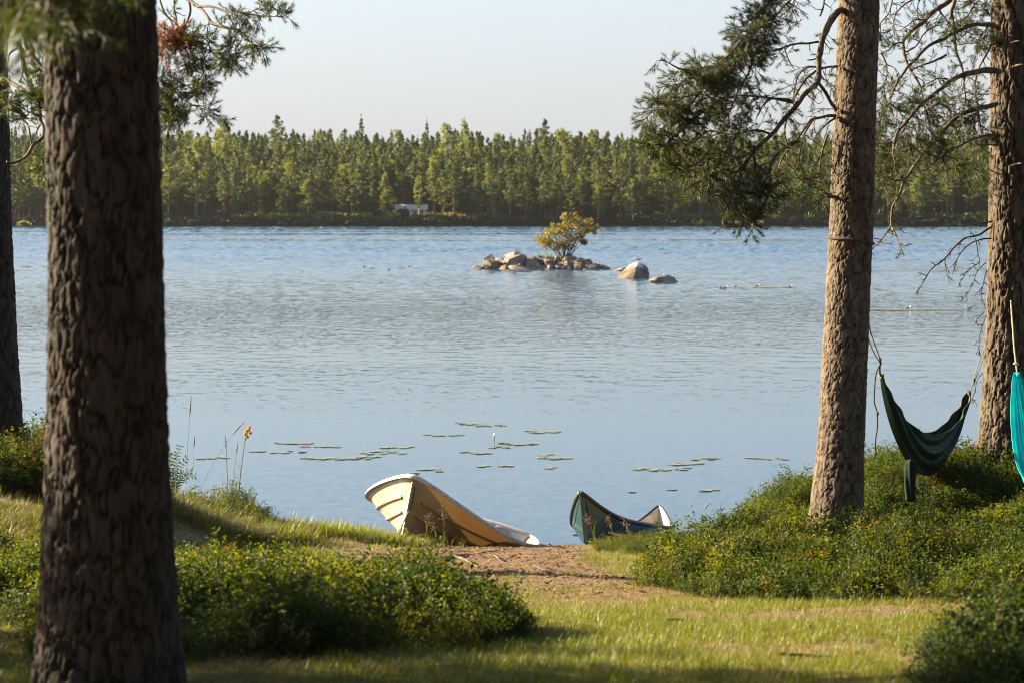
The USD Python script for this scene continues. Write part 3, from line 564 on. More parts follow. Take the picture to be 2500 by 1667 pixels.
cl = [(1320, 586, 20, 16), (1338, 596, 22, 14), (1335, 575, 16, 16), (1357, 590, 22, 18), (1360, 570, 20, 18), (1372, 552, 22, 18), (1392, 540, 24, 20), (1385, 565, 26, 20), (1405, 558, 20, 20), (1410, 580, 20, 16), (1395, 590, 24, 14), (1440, 548, 14, 18), (1448, 562, 10, 12), (1430, 568, 12, 12), (1372, 605, 22, 10), (1425, 592, 12, 8), (1350, 540 + 18, 10, 10), (1380, 527, 12, 8)]
for (u, v, w, h) in cl:
    for q in range(5):
        c_ = at(u + wr.normal(0, w * .4), v + wr.normal(0, h * .4), IY + 1.6 + wr.uniform(-1.2, 1.2)); crown.add(*clump(wr, c_, (w * px * .62, .7, h * px * .62), 74, .075))
for (u, v, w, h) in [(1428, 540, 14, 14), (1402, 522, 8, 6)]:
    for q in range(3):
        c_ = at(u + wr.normal(0, w * .4), v + wr.normal(0, h * .4), IY + 1.6 + wr.uniform(-.8, .8)); red.add(*clump(wr, c_, (w * px * .5, .5, h * px * .5), 40, .075))
wl.part('stem', stems, M['twig'], True); wl.part('crown', crown, M['willow']); wl.part('foliage', red, M['willow_red'], label='reddish foliage at the top right of the willow')
def blade(base, d, h, w, bend, n=4):
    t = np.linspace(0, 1, n); side = np.array([-d[1], d[0], 0])
    c = base + np.outer(t, [0, 0, h]) + np.outer(t ** 2 * bend, [d[0], d[1], -.25 * 1])
    wd = w * (1 - t) ** .7
    v = np.stack([c - side * wd[:, None] / 2, c + side * wd[:, None] / 2], 1).reshape(-1, 3)
    f = [[2 * i, 2 * i + 1, 2 * i + 3, 2 * i + 2] for i in range(n - 1)]
    return v, np.array(f)
gt = MB()
for k in range(260):
    b = at(wr.uniform(1300, 1352), 640, IY + 1.6 + wr.uniform(-.5, .9)); a = wr.uniform(0, 6.28)
    gt.add(*blade(b, (math.cos(a), math.sin(a)), wr.uniform(.4, .85) , .035, wr.uniform(.05, .35)))
single('grass_tuft', gt, M['grass_green'], 'green grass tuft on the islet left of the willow', 'grass tuft')
gt = MB()
for k in range(90):
    b = at(wr.uniform(1364, 1382), 650, IY + .9 + wr.uniform(-.2, .3)); a = wr.uniform(0, 6.28); gt.add(*blade(b, (math.cos(a), math.sin(a)), wr.uniform(.4, .95), .035, wr.uniform(.05, .3)))
single('grass_tuft', gt, M['grass_green'], 'narrow yellow green grass tuft at the foot of the willow', 'grass tuft')
# gulls
def gull(u, v, y, label, face=1, swim=False, group=None, s=1.0):
    p = at(u, v, y); p = p if not swim else np.array([p[0], p[1], 0.0])
    th = Thing('gull', label, 'gull', p, group)
    def ell(c, r, sub=2):
        m = trimesh.creation.icosphere(sub); return np.array(m.vertices) * r + c, np.array(m.faces)
    zb = .08 if swim else .2
    prof = np.array([(-.26, .02, .012), (-.2, .02, .03), (-.12, .01, .065), (0, 0, .085), (.09, .02, .075), (.14, .07, .045), (.165, .12, .042), (.19, .145, .045), (.215, .15, .03), (.225, .15, .01)]) * s
    pts = np.stack([prof[:, 0] * face, np.zeros(len(prof)), zb * s + prof[:, 1]], 1) + p
    v1, f1 = tube(smooth_path(pts, .015), np.interp(np.linspace(0, 1, len(smooth_path(pts, .015))), np.linspace(0, 1, len(prof)), prof[:, 2]), 10)
    th.part('body', (v1, f1), M['white_feather'], True)
    for sd in (-1, 1):
        vv, ff = ell(np.array([-.06 * face * s, sd * .07 * s, (zb + .03) * s]) + p, np.array([.17, .022, .05]) * s); th.part('wing', (vv, ff), M['grey_feather'], True)
    th.part('beak', tube([p + np.array([.22 * face, 0, zb + .15]) * s, p + np.array([.275 * face, 0, zb + .135]) * s], [.012 * s, .003 * s], 6), M['beak'])
    if not swim:
        for sd in (-1, 1): th.part('leg', tube([p + np.array([0, sd * .03, -.04]) * s, p + np.array([0, sd * .03, .14]) * s], .008 * s, 5), M['beak'])
gull(1254, 628, IY + 1.5, 'gull standing on the largest pale boulder of the islet', -1)
gull(1557, 642, b0[1] + 1.2, 'gull perched on the white cap of the big angular boulder', -1, s=1.15)
gull(1627, 681, b1[1] + .6, 'left gull of the pair on the flat dark boulder', -1)
gull(1638, 683, b1[1] + .6, 'right gull of the pair on the flat dark boulder', 1, s=.85)
gull(1264, 654, IY - .8, 'gull on the grey lichened boulder at the front of the islet', 1, s=.9)
gull(1407, 651, IY - .2, 'gull standing on the white streaked boulder right of the willow', -1)
gull(1461, 655, IY, 'gull on the flat brown boulder at the right end of the islet', -1, s=.9)
gull(1183, 655, IY, 'gull low down beside the small pale pointed boulder', 1, s=.8)
def swimmers(items, group):
    for u, v, lab in items: q = on_water(u, v); gull(u, v, q[1], lab, 1 if int(u) % 2 else -1, True, group, .8)
swimmers([(888, 654, 'gull on the water at the left end of the line left of the islet'), (998, 653, 'gull on the water midway between the left line end and the islet'), (948, 661, 'small gull in the dark water below the line left of the islet')], 'gulls resting on the lake')
swimmers([(1760, 704, 'leftmost gull on the floating weed left of the middle trunk'), (1771, 705, 'second gull from the left on the floating weed left of the middle trunk'), (1794, 702, 'third gull on the floating weed left of the middle trunk'), (1849, 701, 'gull near the right end of the weed left of the middle trunk'), (1929, 702, 'lone gull nearest the middle trunk on the lake')], 'gulls resting on the lake')
swimmers([(2217, 756, 'gull on the long floating weed between the two right trunks'), (2364, 756, 'lone gull beside the dead branch of the far right trunk')], 'gulls resting on the lake')
def weed(u0, u1, v, thick, label, seed, n=150):
    r = np.random.default_rng(seed); m = MB()
    for k in range(n):
        t = r.beta(1.6, 1.6); q = on_water(u0 + (u1 - u0) * t, v + r.normal(0, thick * .6) * (1 - abs(2 * t - 1)) ** .6); a = r.uniform(-.3, .3); l = r.uniform(.15, .5); w = r.uniform(.03, .09)
        d = np.array([math.cos(a), math.sin(a), 0]); s = np.array([-d[1], d[0], 0]); z = np.array([0, 0, r.uniform(.01, .035)])
        m.add(np.array([q - d * l - s * w, q + d * l - s * w * .4, q + d * l + s * w, q - d * l + s * w]) + z, np.array([[0, 1, 2, 3]]))
        m.add(np.array([q - s * .02, q + s * .02, q + d * .06 + [0, 0, r.uniform(.03, .09)]]) + z, np.array([[0, 1, 2]]))
    single('floating_weed', m, M['weed'], label, 'weed')
weed(1750, 1945, 703, 1.0, 'thin pale strip of floating weed left of the middle trunk', 3)
weed(2090, 2350, 757.5, 1.6, 'long straw coloured strip of floating weed between the two right trunks', 4, 130)
weed(885, 1090, 655, .5, 'faint strip of floating weed reaching the left end of the islet', 6)
weed(20, 120, 652, .5, 'faint strip of floating weed beside the trunk at the left edge', 7, 120)
# lily pads
lr = np.random.default_rng(77)
CL = [(670, 765, 1081, 8, 'in the upper patch by the red leaf'), (768, 835, 1090, 4, 'trailing right of the patch with the red leaf'), (655, 745, 1103, 4, 'in the small patch under the red leaf'), (618, 640, 1100, 2, 'near the yellow flowers'), (735, 900, 1118, 15, 'in the largest patch above the left of the rowing boat'),
      (885, 990, 1104, 9, 'in the patch right above the rowing boat bow'), (925, 1020, 1093, 4, 'in the thin row above the rowing boat bow'), (895, 930, 1114, 2, 'just right of the largest patch'), (1110, 1190, 1034, 6, 'in the farthest left row'), (1160, 1235, 1040, 5, 'in the farthest row'), (1035, 1130, 1062, 5, 'in the row left of the lily bud'),
      (1285, 1365, 1054, 9, 'in the far dense patch right of the lily bud'), (1210, 1315, 1083, 7, 'in the row below the lily bud'), (1195, 1240, 1092, 3, 'in the loose row under the lily bud'), (1125, 1165, 1102, 3, 'in the dark edged pair left of the middle'), (1165, 1205, 1107, 2, 'below the dark edged pair'), (1315, 1392, 1118, 9, 'in the dense patch above the canoe bow'),
      (1320, 1350, 1110, 2, 'just above the dense patch over the canoe'), (1160, 1195, 1138, 2, 'among the scattered ones right of the boat'), (1215, 1250, 1138, 2, 'among the scattered ones above the gap between boats'), (1330, 1356, 1139, 2, 'left of the canoe bow'), (1022, 1080, 1147, 4, 'just above the rowing boat gunwale'), (1000, 1015, 1154, 1, 'nearest the rowing boat bow'),
      (1695, 1755, 1121, 4, 'in the far row beside the middle trunk'), (1823, 1925, 1119, 6, 'in the row touching the middle trunk'), (1636, 1717, 1133, 5, 'in the row above the canoe stern'), (1549, 1628, 1146, 5, 'in the thin row above the canoe'), (1645, 1687, 1144, 3, 'in the short row right above the canoe stern'), (1536, 1566, 1198, 1, 'close above the canoe'), (1713, 1750, 1197, 2, 'near the grasses by the middle trunk'), (1634, 1650, 1198, 1, 'close to the canoe stern'), (485, 523, 1117, 2, 'left of the yellow flowers'), (532, 557, 1116, 2, 'just beside the yellow flower stalks')]
def pad(p, r, seed):
    q = np.random.default_rng(seed); n = 18; a0 = q.uniform(0, 6.28); a = a0 + np.linspace(.22, 6.06, n); el = q.uniform(.8, 1.0)
    rr = 1.15 * r * (1 + .06 * np.sin(3 * a + q.uniform(0, 6))); lift = np.where(q.random() < .15, .012, .003) * np.clip(np.sin(a + q.uniform(0, 6)), 0, 1)
    rim = np.stack([np.cos(a) * rr, np.sin(a) * rr * el, .012 + lift], 1); inn = np.stack([np.cos(a) * rr * .5, np.sin(a) * rr * .5 * el, np.full(n, .01)], 1)
    top = np.vstack([[[0, 0, .008]], inn, rim]); bot = rim - [0, 0, .005]; v = np.vstack([top, bot]) + p
    f = [[0, 1 + i, 2 + i] for i in range(n - 1)]
    for i in range(n - 1): f += [[1 + i, 1 + n + i, 2 + n + i], [1 + i, 2 + n + i, 2 + i], [1 + n + i, 1 + 2 * n + i, 2 + 2 * n + i], [1 + n + i, 2 + 2 * n + i, 2 + n + i]]
    return v, np.array(f)
for ci, (u0, u1, v, n, where) in enumerate(CL):
    for k in range(n):
        q = on_water(u0 + (u1 - u0) * (k + lr.uniform(.2, .8)) / n, v + lr.normal(0, 1.6)); r = lr.uniform(.065, .115)
        lab = f'green lily pad {where}'
        single('lily_pad', pad(q, r, 1000 + 40 * ci + k), M['pad'], lab, 'lily pad', f'lily pads {where}' if n > 1 else None, smooth=30, loc=q)
q = on_water(745, 1086); single('lily_pad', pad(q + [0, 0, .03], .11, 5), M['pad_red'], 'single red brown lily pad in the upper left patch', 'lily pad', smooth=30)
q = on_water(1206, 1074); bud = Thing('lily_bud', 'lone whitish lily bud on a short dark stem above the water', 'water lily', q)
bud.part('stem', tube([q - [0, 0, .05], q + [.01, 0, .1]], .008, 6), M['twig'])
v, f = boulder(q + [.01, 0, .12], (.03, .03, .035), 3, .02, 2); bud.part('bud', (v, f), M['white_feather'], True)

# ---------------------------------------------------------------- boats
def xf(loc, yaw, pitch, roll):
    cy_, sy_, cp, sp, cr, sr = math.cos(yaw), math.sin(yaw), math.cos(pitch), math.sin(pitch), math.cos(roll), math.sin(roll)
    Rz = np.array([[cy_, sy_, 0], [-sy_, cy_, 0], [0, 0, 1]]); Rx = np.array([[1, 0, 0], [0, cp, -sp], [0, sp, cp]]); Ry = np.array([[cr, 0, sr], [0, 1, 0], [-sr, 0, cr]])
    m = np.eye(4); m[:3, :3] = Rz @ Rx @ Ry; m[:3, 3] = loc; return m
M['gel'] = usdkit.material(stage, L('weathered_fibreglass'), {'g': ('geometry', {}), 'tc': ('texture_coordinate', {}), 'n': ('noise_texture', {'scale': 2.5, 'detail': 5.0}), 'n2': ('noise_texture', {'scale': 60.0, 'detail': 3.0}),
    'r': ('rgb_ramp', {'ramp': [(.3, (.23, .185, .125)), (.55, (.285, .24, .175)), (.75, (.20, .15, .095))]}), 'b': ('bump', {'strength': .08, 'distance': .01}), 'p': ('principled_bsdf', {'roughness': .38, 'specular_ior_level': .5}),
    't': ('translucent_bsdf', {'color': (.72, .36, .10)}), 'm': ('mix_closure', {'fac': .025})},
    [('tc.object', 'n.vector'), ('tc.object', 'n2.vector'), ('n2.fac', 'b.height'), ('b.normal', 'p.normal'), ('n.fac', 'r.fac'), ('r.color', 'p.base_color'), ('p.BSDF', 'm.closure1'), ('t.BSDF', 'm.closure2')], surface='m.closure')
M['gel_white'] = noisy('white_gelcoat', [(0.6, 0.58, 0.54), (0.74, 0.73, 0.7)], 5.0, 0.45, spec=0.4, coord='obj')
M['rail'] = noisy('worn_white_rail', [(0.36, 0.33, 0.28), (0.58, 0.55, 0.49), (0.66, 0.63, 0.58)], 14.0, 0.6, 0.15, 70, spec=0.3, coord='obj')
M['rub'] = noisy('tan_strake', [(0.30, 0.18, 0.08), (0.42, 0.26, 0.12)], 10.0, 0.5, coord='obj')
M['blue'] = noisy('shaded_inside_blue', [(0.035, 0.045, 0.06), (0.06, 0.075, 0.095)], 12.0, 0.75, 0.2, 90, coord='obj')
M['pink'] = noisy('boat_inside_pink', [(0.33, 0.18, 0.15), (0.42, 0.25, 0.21)], 12.0, 0.75, coord='obj')
M['red'] = noisy('red_plastic', [(0.55, 0.06, 0.03), (0.62, 0.09, 0.05)], 6.0, 0.4, spec=0.5, coord='obj')
M['black'] = noisy('black_plastic', [(0.010, 0.010, 0.011), (0.02, 0.02, 0.021)], 12.0, 0.45, spec=0.4, coord='obj')
M['canoe'] = noisy('green_canoe_skin', [(0.014, 0.045, 0.047), (0.024, 0.066, 0.068), (0.04, 0.09, 0.095)], 3.5, 0.22, 0.03, 40, spec=0.5, coord='obj')
M['cream'] = noisy('cream_canoe_lining', [(0.44, 0.33, 0.17), (0.66, 0.59, 0.45), (0.74, 0.70, 0.60)], 5.0, 0.5, coord='obj')
M['stripe'] = noisy('pale_stripe', [(0.35, 0.38, 0.37), (0.45, 0.48, 0.47)], 12.0, 0.4, coord='obj')
M['rope_dark'] = noisy('dark_rope', [(0.03, 0.025, 0.02), (0.08, 0.065, 0.045)], 90.0, 0.9)
M['rope'] = noisy('tan_rope', [(0.16, 0.12, 0.07), (0.30, 0.24, 0.15)], 90.0, 0.9)
def hull(n_s, n_t, S, B, Zs, Zk, pw, rake, ridges=(), side=0, off=0.0):
    """Half or whole hull: a in 0..1 from bow to stern, t in -1..1 across."""
    a = np.linspace(0, 1, n_s) ** 1.25; t = np.linspace(-1, 1, 2 * n_t + 1) if side == 0 else np.linspace(0, side, n_t + 1)
    A, T = np.meshgrid(a, t, indexing='ij'); at_ = np.abs(T)
    b = B(A) - off; p = pw(A)
    zk, zs = Zk(A) + off, Zs(A)
    z = zk + (zs - zk) * at_
    x = np.sign(T) * np.clip(b, 0, None) * at_ ** p
    for r0, w, d in ridges: x = x + np.sign(T) * d * np.exp(-((at_ - r0 + 0.10 * (1 - A) ** 2) / w) ** 2) * np.clip(A * 8, 0, 1)
    y = A * S + rake(A) * (1 - at_)
    return np.stack([x, y, z], -1), a
# rowing boat, bow towards us
RL = 4.5
rB = lambda a: 1.12 * np.clip(1 - (1 - np.clip(a / .55, 0, 1)) ** 2.3, 0, 1) ** .75 * (1 - .5 * np.clip((a - .5) / .5, 0, 1) ** 2)
rZs = lambda a: .36 + .59 * (1 - a) ** 4.2 + .07 * a ** 3
rZk = lambda a: .0 + .10 * np.clip(1 - a * 6, 0, 1) ** 2 + .03 * a
rP = lambda a: .92 - .46 * np.clip(a / .5, 0, 1)
rR = lambda a: .22 * np.clip(1 - a * 3, 0, 1)
BOATM = xf(at(1000, 1166, 25.2) - np.array([.20, 0, .91]), math.radians(15), math.radians(-10.5), math.radians(13))
bt = Thing('rowing_boat', 'tan fibreglass rowing boat with a white rail, tilted on the shore', 'boat', matrix=BOATM)
H, a_ = hull(70, 34, RL, rB, rZs, rZk, rP, rR, ((.30, .035, .014), (.55, .03, .016), (.78, .028, .018)))
bt.part('hull', (H.reshape(-1, 3), grid_faces(H.shape[0], H.shape[1])), M['gel'], 50)
tr = H[-1]; mid = np.array([[0, RL + .01, .3]])
n = len(tr); bt.part('transom', (np.vstack([tr + [0, .004, 0], tr * [.96, 1, .97] - [0, .05, -.01], mid, mid - [0, .06, 0]]), np.vstack([[[2 * n, i + 1, i] for i in range(n - 1)], [[2 * n + 1, n + i, n + i + 1] for i in range(n - 1)], [[2 * n, 0, n - 1]], [[2 * n + 1, 2 * n - 1, n]]])), M['gel_white'])
def rail_path(side, out=.015, up=.012): return np.stack([side * (rB(a_) + out), a_ * RL, rZs(a_) + up], 1)
rl = np.vstack([rail_path(-1)[::-1], rail_path(1)[1:]])
rl[:, 1] -= .03 * np.exp(-(rl[:, 0] / .12) ** 2)
w_ = np.full(len(rl), .038)
def rail(path, w, h, drop):
    """A rolled rail: an arched cap with a lip turned down outside."""
    prof = np.array([(-.9, -.2), (-.8, .55), (-.3, 1), (.3, 1), (.8, .55), (1, -.3), (1, -1.6), (.78, -1.7), (.72, -.4), (0, -.15)])
    t = unit(np.gradient(path, axis=0)); o = np.stack([t[:, 1], -t[:, 0], 0 * t[:, 0]], 1); o = unit(o)
    v = path[:, None] + o[:, None] * prof[None, :, :1] * w + np.array([0, 0, 1.0]) * prof[None, :, 1:] * h
    return v.reshape(-1, 3), grid_faces(len(path), len(prof), True)
o_path = np.vstack([rail_path(1)[::-1], rail_path(-1)[1:]]); o_path[:, 1] -= .03 * np.exp(-(o_path[:, 0] / .12) ** 2)
rv_, rf_ = rail(o_path, -.038, .022, .04); bt.part('gunwale', (rv_, rf_), M['rail'], 50)
bt.part('transom_rail', tube([[-rB(1.0) - .02, RL + .01, rZs(1.0) + .012], [0, RL + .01, rZs(1.0) + .03], [rB(1.0) + .03, RL + .01, rZs(1.0) + .012]], .042, 8), M['rail'], True)
for r0, sd in ((.56, -1), (.79, -1), (.33, -1), (.56, 1), (.79, 1)):
    aa = np.linspace(.02, .9, 60); tt = r0 - .10 * (1 - aa) ** 2
    x_ = sd * (rB(aa) * tt ** rP(aa) + .014); y_ = aa * RL + rR(aa) * (1 - tt); z_ = rZk(aa) + (rZs(aa) - rZk(aa)) * tt
    bt.part('strake', tube(np.stack([x_, y_, z_], 1), .019, 6), M['rub'], True)
sy_ = np.linspace(0, 1, 14); bt.part('keel_strip', tube(np.stack([0 * sy_, rR(0) * (1 - sy_) - .012, rZk(0) + (rZs(0) - rZk(0)) * sy_], 1)[:-1], .011, 6), M['gel_white'], True)
for y0, y1, z0 in ((1.5, 1.8, .33), (2.6, 2.9, .33)):
    w0 = float(rB((y0 + y1) / 2 / RL)) * .58; b = trimesh.creation.box((2 * w0, y1 - y0, .035)); b.apply_translation((0, (y0 + y1) / 2, z0 - .1)); bt.part('seat', (b.vertices, b.faces), M['gel_white'])
st = []
for yy in np.linspace(3.2, RL - .06, 8):
    wv = float(rB(yy / RL)) * .62; st.append([[-wv, yy, .24], [-wv * .6, yy, .285], [wv * .6, yy, .285], [wv, yy, .24], [wv, yy, .1], [-wv, yy, .1]])
bt.part('stern_seat', (np.array(st).reshape(-1, 3), np.vstack([grid_faces(8, 6, True), [[0, 1, 2, 3], [0, 3, 4, 5]]])), M['gel_white'], 40)
chain = MB()
for k in range(9):
    tt = .82 - .035 * k; c = np.array([.035 + .004 * (k % 2), rR(0) * (1 - tt) - .02, rZk(0) + (rZs(0) - rZk(0)) * tt])
    m = trimesh.creation.torus(.018, .006, 10, 6); m.apply_transform(trimesh.transformations.rotation_matrix(1.57 * (k % 2), [0, 0, 1]) @ trimesh.transformations.rotation_matrix(1.57, [1, 0, 0])); m.apply_translation(c); chain.mesh(m)
def bw(p): return (BOATM @ np.r_[p, 1])[:3]
cv, cf = chain.get(); single('mooring_chain', ((BOATM[:3, :3] @ cv.T).T + BOATM[:3, 3], cf), M['rope_dark'], 'short dark chain hanging at the stem of the rowing boat', 'chain', smooth=True)
rp = [bw([.03, rR(0) * .5 - .025, .5]), bw([-.01, rR(0) * .65 - .03, .35]), bw([-.04, rR(0) * .9 - .05, .1]), bw([-.08, .1, -.08])]
single('mooring_rope', tube(smooth_path(rp, .04), .008, 6), M['rope'], 'thin pale rope running down the stem of the rowing boat', 'rope', smooth=True)
def bundle(y0, y1, xc, zc, r, name, mat, label, cat):
    yy = np.linspace(y0, y1, 22); e = np.clip(np.minimum(yy - y0, y1 - yy) / .12, 0, 1) ** .5
    p = np.stack([xc + 0 * yy + .02 * np.sin(yy * 9), yy, zc + .012 * np.sin(yy * 14)], 1)
    v, f = tube(p, r * (.25 + .75 * e), 14); v = np.array([bw(q) for q in v]); single(name, (v, f), mat, label, cat, smooth=True)
bundle(1.5, 3.0, .45, .33, .17, 'boat_cover', M['blue'], 'dark blue roll added for the shaded inside of the rowing boat', 'boat interior')  # added roll; its dark blue paints the shaded inside of the boat
bundle(2.9, 3.6, .42, .32, .18, 'cushion_roll', M['pink'], 'pink roll added at the end of the dark blue one for the shaded boat inside', 'cushion')  # added roll for the pinkish end of that shaded inside
v, f = boulder((0, 0, 0), (.16, .1, .035), 9, .03, 3); v = np.array([bw(q + [-.25, 3.3, .33]) for q in v]); single('cushion', (v, f), M['red'], 'red cushion on the white stern seat of the rowing boat', 'cushion', smooth=True)
# canoe
KL = 4.3
kB = lambda a: .52 * np.clip(1 - np.abs(2 * a - 1) ** 2.3, 0, 1) ** .75
kZs = lambda a: .40 + .34 * np.abs(2 * a - 1) ** 5.5 + .06 * np.abs(2 * a - 1) ** 2
kZk = lambda a: .02 + .12 * np.clip(np.abs(2 * a - 1) * 6 - 5, 0, 1) ** 2
kP = lambda a: .95 - .58 * np.clip((1 - np.abs(2 * a - 1)) / .5, 0, 1) ** .8
kR = lambda a: .10 * np.clip(1 - a * 4, 0, 1) - .10 * np.clip(1 - (1 - a) * 4, 0, 1)
KM = xf(at(1424, 1203, 26.0) - np.array([.0, 0, .80]), math.radians(18.5), math.radians(-10.6), math.radians(-6))
def chull(off, n_t): 
    a = (1 - np.cos(np.linspace(0, math.pi, 80))) / 2; t = np.linspace(-1, 1, 2 * n_t + 1); A, T = np.meshgrid(a, t, indexing='ij'); ab = np.abs(T)
    z = kZk(A) + off + (kZs(A) - kZk(A) - off) * ab; x = np.sign(T) * np.clip(kB(A) - off, 0, None) * ab ** kP(A); y = A * KL + kR(A) * (1 - ab)
    return np.stack([x, y, z], -1), a
cn = Thing('canoe', 'dark green canoe with black rails drawn up beside the rowing boat', 'canoe', matrix=KM)
Hc, ka = chull(0, 20); cn.part('hull', (Hc.reshape(-1, 3), grid_faces(80, 41)), M['canoe'], True)
Ic, _ = chull(.012, 20); cn.part('lining', (Ic.reshape(-1, 3) * [1, .994, 1] + [0, .012, .004], grid_faces(80, 41)), M['cream'], True)
for sd in (-1, 1):
    pth = np.stack([sd * (kB(ka) + .004), ka * KL, kZs(ka) + .0], 1); cn.part('gunwale', tube(pth, .017, 8, 1.7), M['black'], True)
for e in (0,):
    aa = np.linspace(0, .085, 8)
    v = np.concatenate([np.stack([s * (kB(aa) + .006), aa * KL, kZs(aa) + .012 + .012 * (s == 0)], 1)[None] for s in (-1, 0, 1)]).transpose(1, 0, 2).reshape(-1, 3)
    cn.part('deck_plate', (np.vstack([v, v - [0, 0, .03]]), np.vstack([grid_faces(len(aa), 3), grid_faces(len(aa), 3)[:, ::-1] + len(v)])), M['black'])
for e in (0, 1):
    t_ = np.linspace(0, 1, 12); cn.part('stem_band', tube(np.stack([0 * t_, e * KL + kR(e) * (1 - t_) + (.006 if e else -.006), kZk(e) + (kZs(e) - kZk(e)) * t_], 1), .013, 6), M['canoe'], True)
aa = np.linspace(.12, .62, 40); tt = .55
x_ = kB(aa) * tt ** kP(aa) + .003; z_ = kZk(aa) + (kZs(aa) - kZk(aa)) * tt
v = np.stack([np.stack([x_, aa * KL + kR(aa) * .45, z_ - .018], 1), np.stack([x_ + .004, aa * KL + kR(aa) * .45, z_ + .018], 1)], 1).reshape(-1, 3)
cn.part('stripe', (v, np.array([[2 * i, 2 * i + 2, 2 * i + 3, 2 * i + 1] for i in range(39)])), M['stripe'])
for a0 in (.3, .68):
    b = trimesh.creation.box((2 * float(kB(a0)), .2, .02)); b.apply_translation((0, a0 * KL, .3)); cn.part('seat', (b.vertices, b.faces), M['black'])
b = trimesh.creation.box((.035, .02, .018)); b.apply_translation((.0, KL * .955, .55)); cn.part('cleat', (b.vertices, b.faces), M['black'])
def cw(p): return (KM @ np.r_[p, 1])[:3]
single('bow_rope', tube(smooth_path([cw([-.02, .03, .74]), cw([-.05, -.01, .6]), cw([-.08, -.02, .45]), cw([-.1, -.02, .38])], .03), .008, 6), M['rope_dark'], 'dark rope hanging from the bow of the green canoe, on its left', 'rope', smooth=True)
single('bow_rope', tube(smooth_path([cw([.03, .05, .74]), cw([.06, .08, .6]), cw([.075, .1, .48])], .03), .008, 6), M['rope_dark'], 'dark rope end hanging over the right side of the canoe bow', 'rope', smooth=True)
# ---------------------------------------------------------------- pines on the near bank
def trunk_mesh(ctrl, n_around, dz, amp, seed, cell=(.055, .20), plate=.0):
    """A furrowed trunk: ctrl rows are (x, y, z, radius), foot first. Returns the mesh and each vertex's bark relief 0..1."""
    c = np.asarray(ctrl, float); z0, z1 = c[0, 2], c[-1, 2]; n = int((z1 - z0) / dz)
    from scipy.interpolate import PchipInterpolator as PI
    z = np.linspace(z0, z1, n); P = PI(c[:, 2], c[:, [0, 1, 3]])(z); th = np.arange(n_around) * 2 * np.pi / n_around
    Z, T = np.meshgrid(z, th, indexing='ij'); R = P[:, 2][:, None]
    X, Y = np.cos(T) * R, np.sin(T) * R
    q = np.stack([X, Y, Z], -1)
    wob = .22 * (meshkit.fbm(q * [3, 3, 1.5] + seed, 3, seed) - .5)
    qq = q + wob[..., None] * [.25, .25, .5]
    s = np.array([1 / cell[0], 1 / cell[0], 1 / cell[1]])
    n1 = meshkit.fbm(qq * s, 4, seed); n2 = meshkit.fbm(qq * s * [1.3, 1.3, .8] + 9.1, 4, seed + 1)
    fur = np.clip(np.minimum(np.abs(n1 - .5), np.abs(n2 - .5) + .015) / .065, 0, 1) ** .6
    fine = meshkit.fbm(q * [55, 55, 26], 3, seed + 2); pl = meshkit.fbm(q * s * [1.6, 1.6, 1.9] + 4, 2, seed + 4)
    rel = np.clip(.62 * fur + .4 * (np.round(pl * 8) / 8 - .35) + .42 * (fine - .5) + .08, 0, 1)
    low = .05 * (meshkit.fbm(q * [2.5, 2.5, .8] + 3, 2, seed + 3) - .5)
    r = R * (1 + low) + amp * (rel - .6)
    v = np.stack([P[:, 0][:, None] + np.cos(T) * r, P[:, 1][:, None] + np.sin(T) * r, Z], -1).reshape(-1, 3)
    return v, grid_faces(n, n_around, True), rel.ravel()
def px_trunk(rows, y, extra_top=(), foot=None, rf=None):
    """rows: (v, left u, right u) in the photograph at depth y."""
    out = []
    for v, u0, u1 in rows:
        a, b = at(u0, v, y), at(u1, v, y); out.append([(a[0] + b[0]) / 2, y, a[2], (b[0] - a[0]) / 2])
    out = out[::-1]; out = ([list(foot)] if foot is not None else []) + out + [list(e) for e in extra_top]
    return out
def add_trunk(th, ctrl, na, dz, amp, seed, mat, cell=(.055, .2)):
    v, f, rel = trunk_mesh(ctrl, na, dz, amp, seed, cell)
    p = th.part('trunk', (v, f), mat, True)
    UsdGeom.PrimvarsAPI(stage.GetPrimAtPath(p)).CreatePrimvar('relief', Sdf.ValueTypeNames.FloatArray, 'vertex').Set(Vt.FloatArray.FromNumpy(rel.astype(np.float32)))
def tuft_templates(n, needles, ln, shoot, width, seed, spread=(25, 62)):
    out = []
    for k in range(n):
        r = np.random.default_rng(seed + k); m = needles
        zz = shoot * r.random(m) ** .8; a = r.uniform(0, 6.283, m); inc = np.radians(r.uniform(*spread, m)) * (1 - .55 * zz / shoot); l = ln * r.uniform(.75, 1.1, m)
        d = np.stack([np.sin(inc) * np.cos(a), np.sin(inc) * np.sin(a), np.cos(inc)], 1); b = np.stack([0 * zz, 0 * zz, zz], 1)
        s = unit(np.cross(d, r.normal(size=(m, 3)))) * width / 2; tip = b + d * l[:, None]; tip[:, 2] -= .1 * l * r.random(m)
        out.append(np.stack([b - s, b + s, tip], 1).reshape(-1, 3))
    return out
TUFT = tuft_templates(8, 34, .056, .07, .0038, 300, (30, 72))
def place_tufts(pos, dirs, scale, rng, templates=TUFT):
    pos, dirs = np.asarray(pos), unit(np.asarray(dirs)); V = []
    ref = np.where(np.abs(dirs[:, 2:]) < .9, [0, 0, 1.0], [1.0, 0, 0]); a = unit(np.cross(dirs, ref)); b = np.cross(dirs, a)
    pick = rng.integers(0, len(templates), len(pos))
    for k, t in enumerate(templates):
        m = pick == k
        if not m.any(): continue
        s = np.asarray(scale)[m][:, None, None]
        V.append((pos[m][:, None] + s * (t[None, :, :1] * a[m][:, None] + t[None, :, 1:2] * b[m][:, None] + t[None, :, 2:] * dirs[m][:, None])).reshape(-1, 3))
    v = np.vstack(V); return v, np.arange(len(v)).reshape(-1, 3)
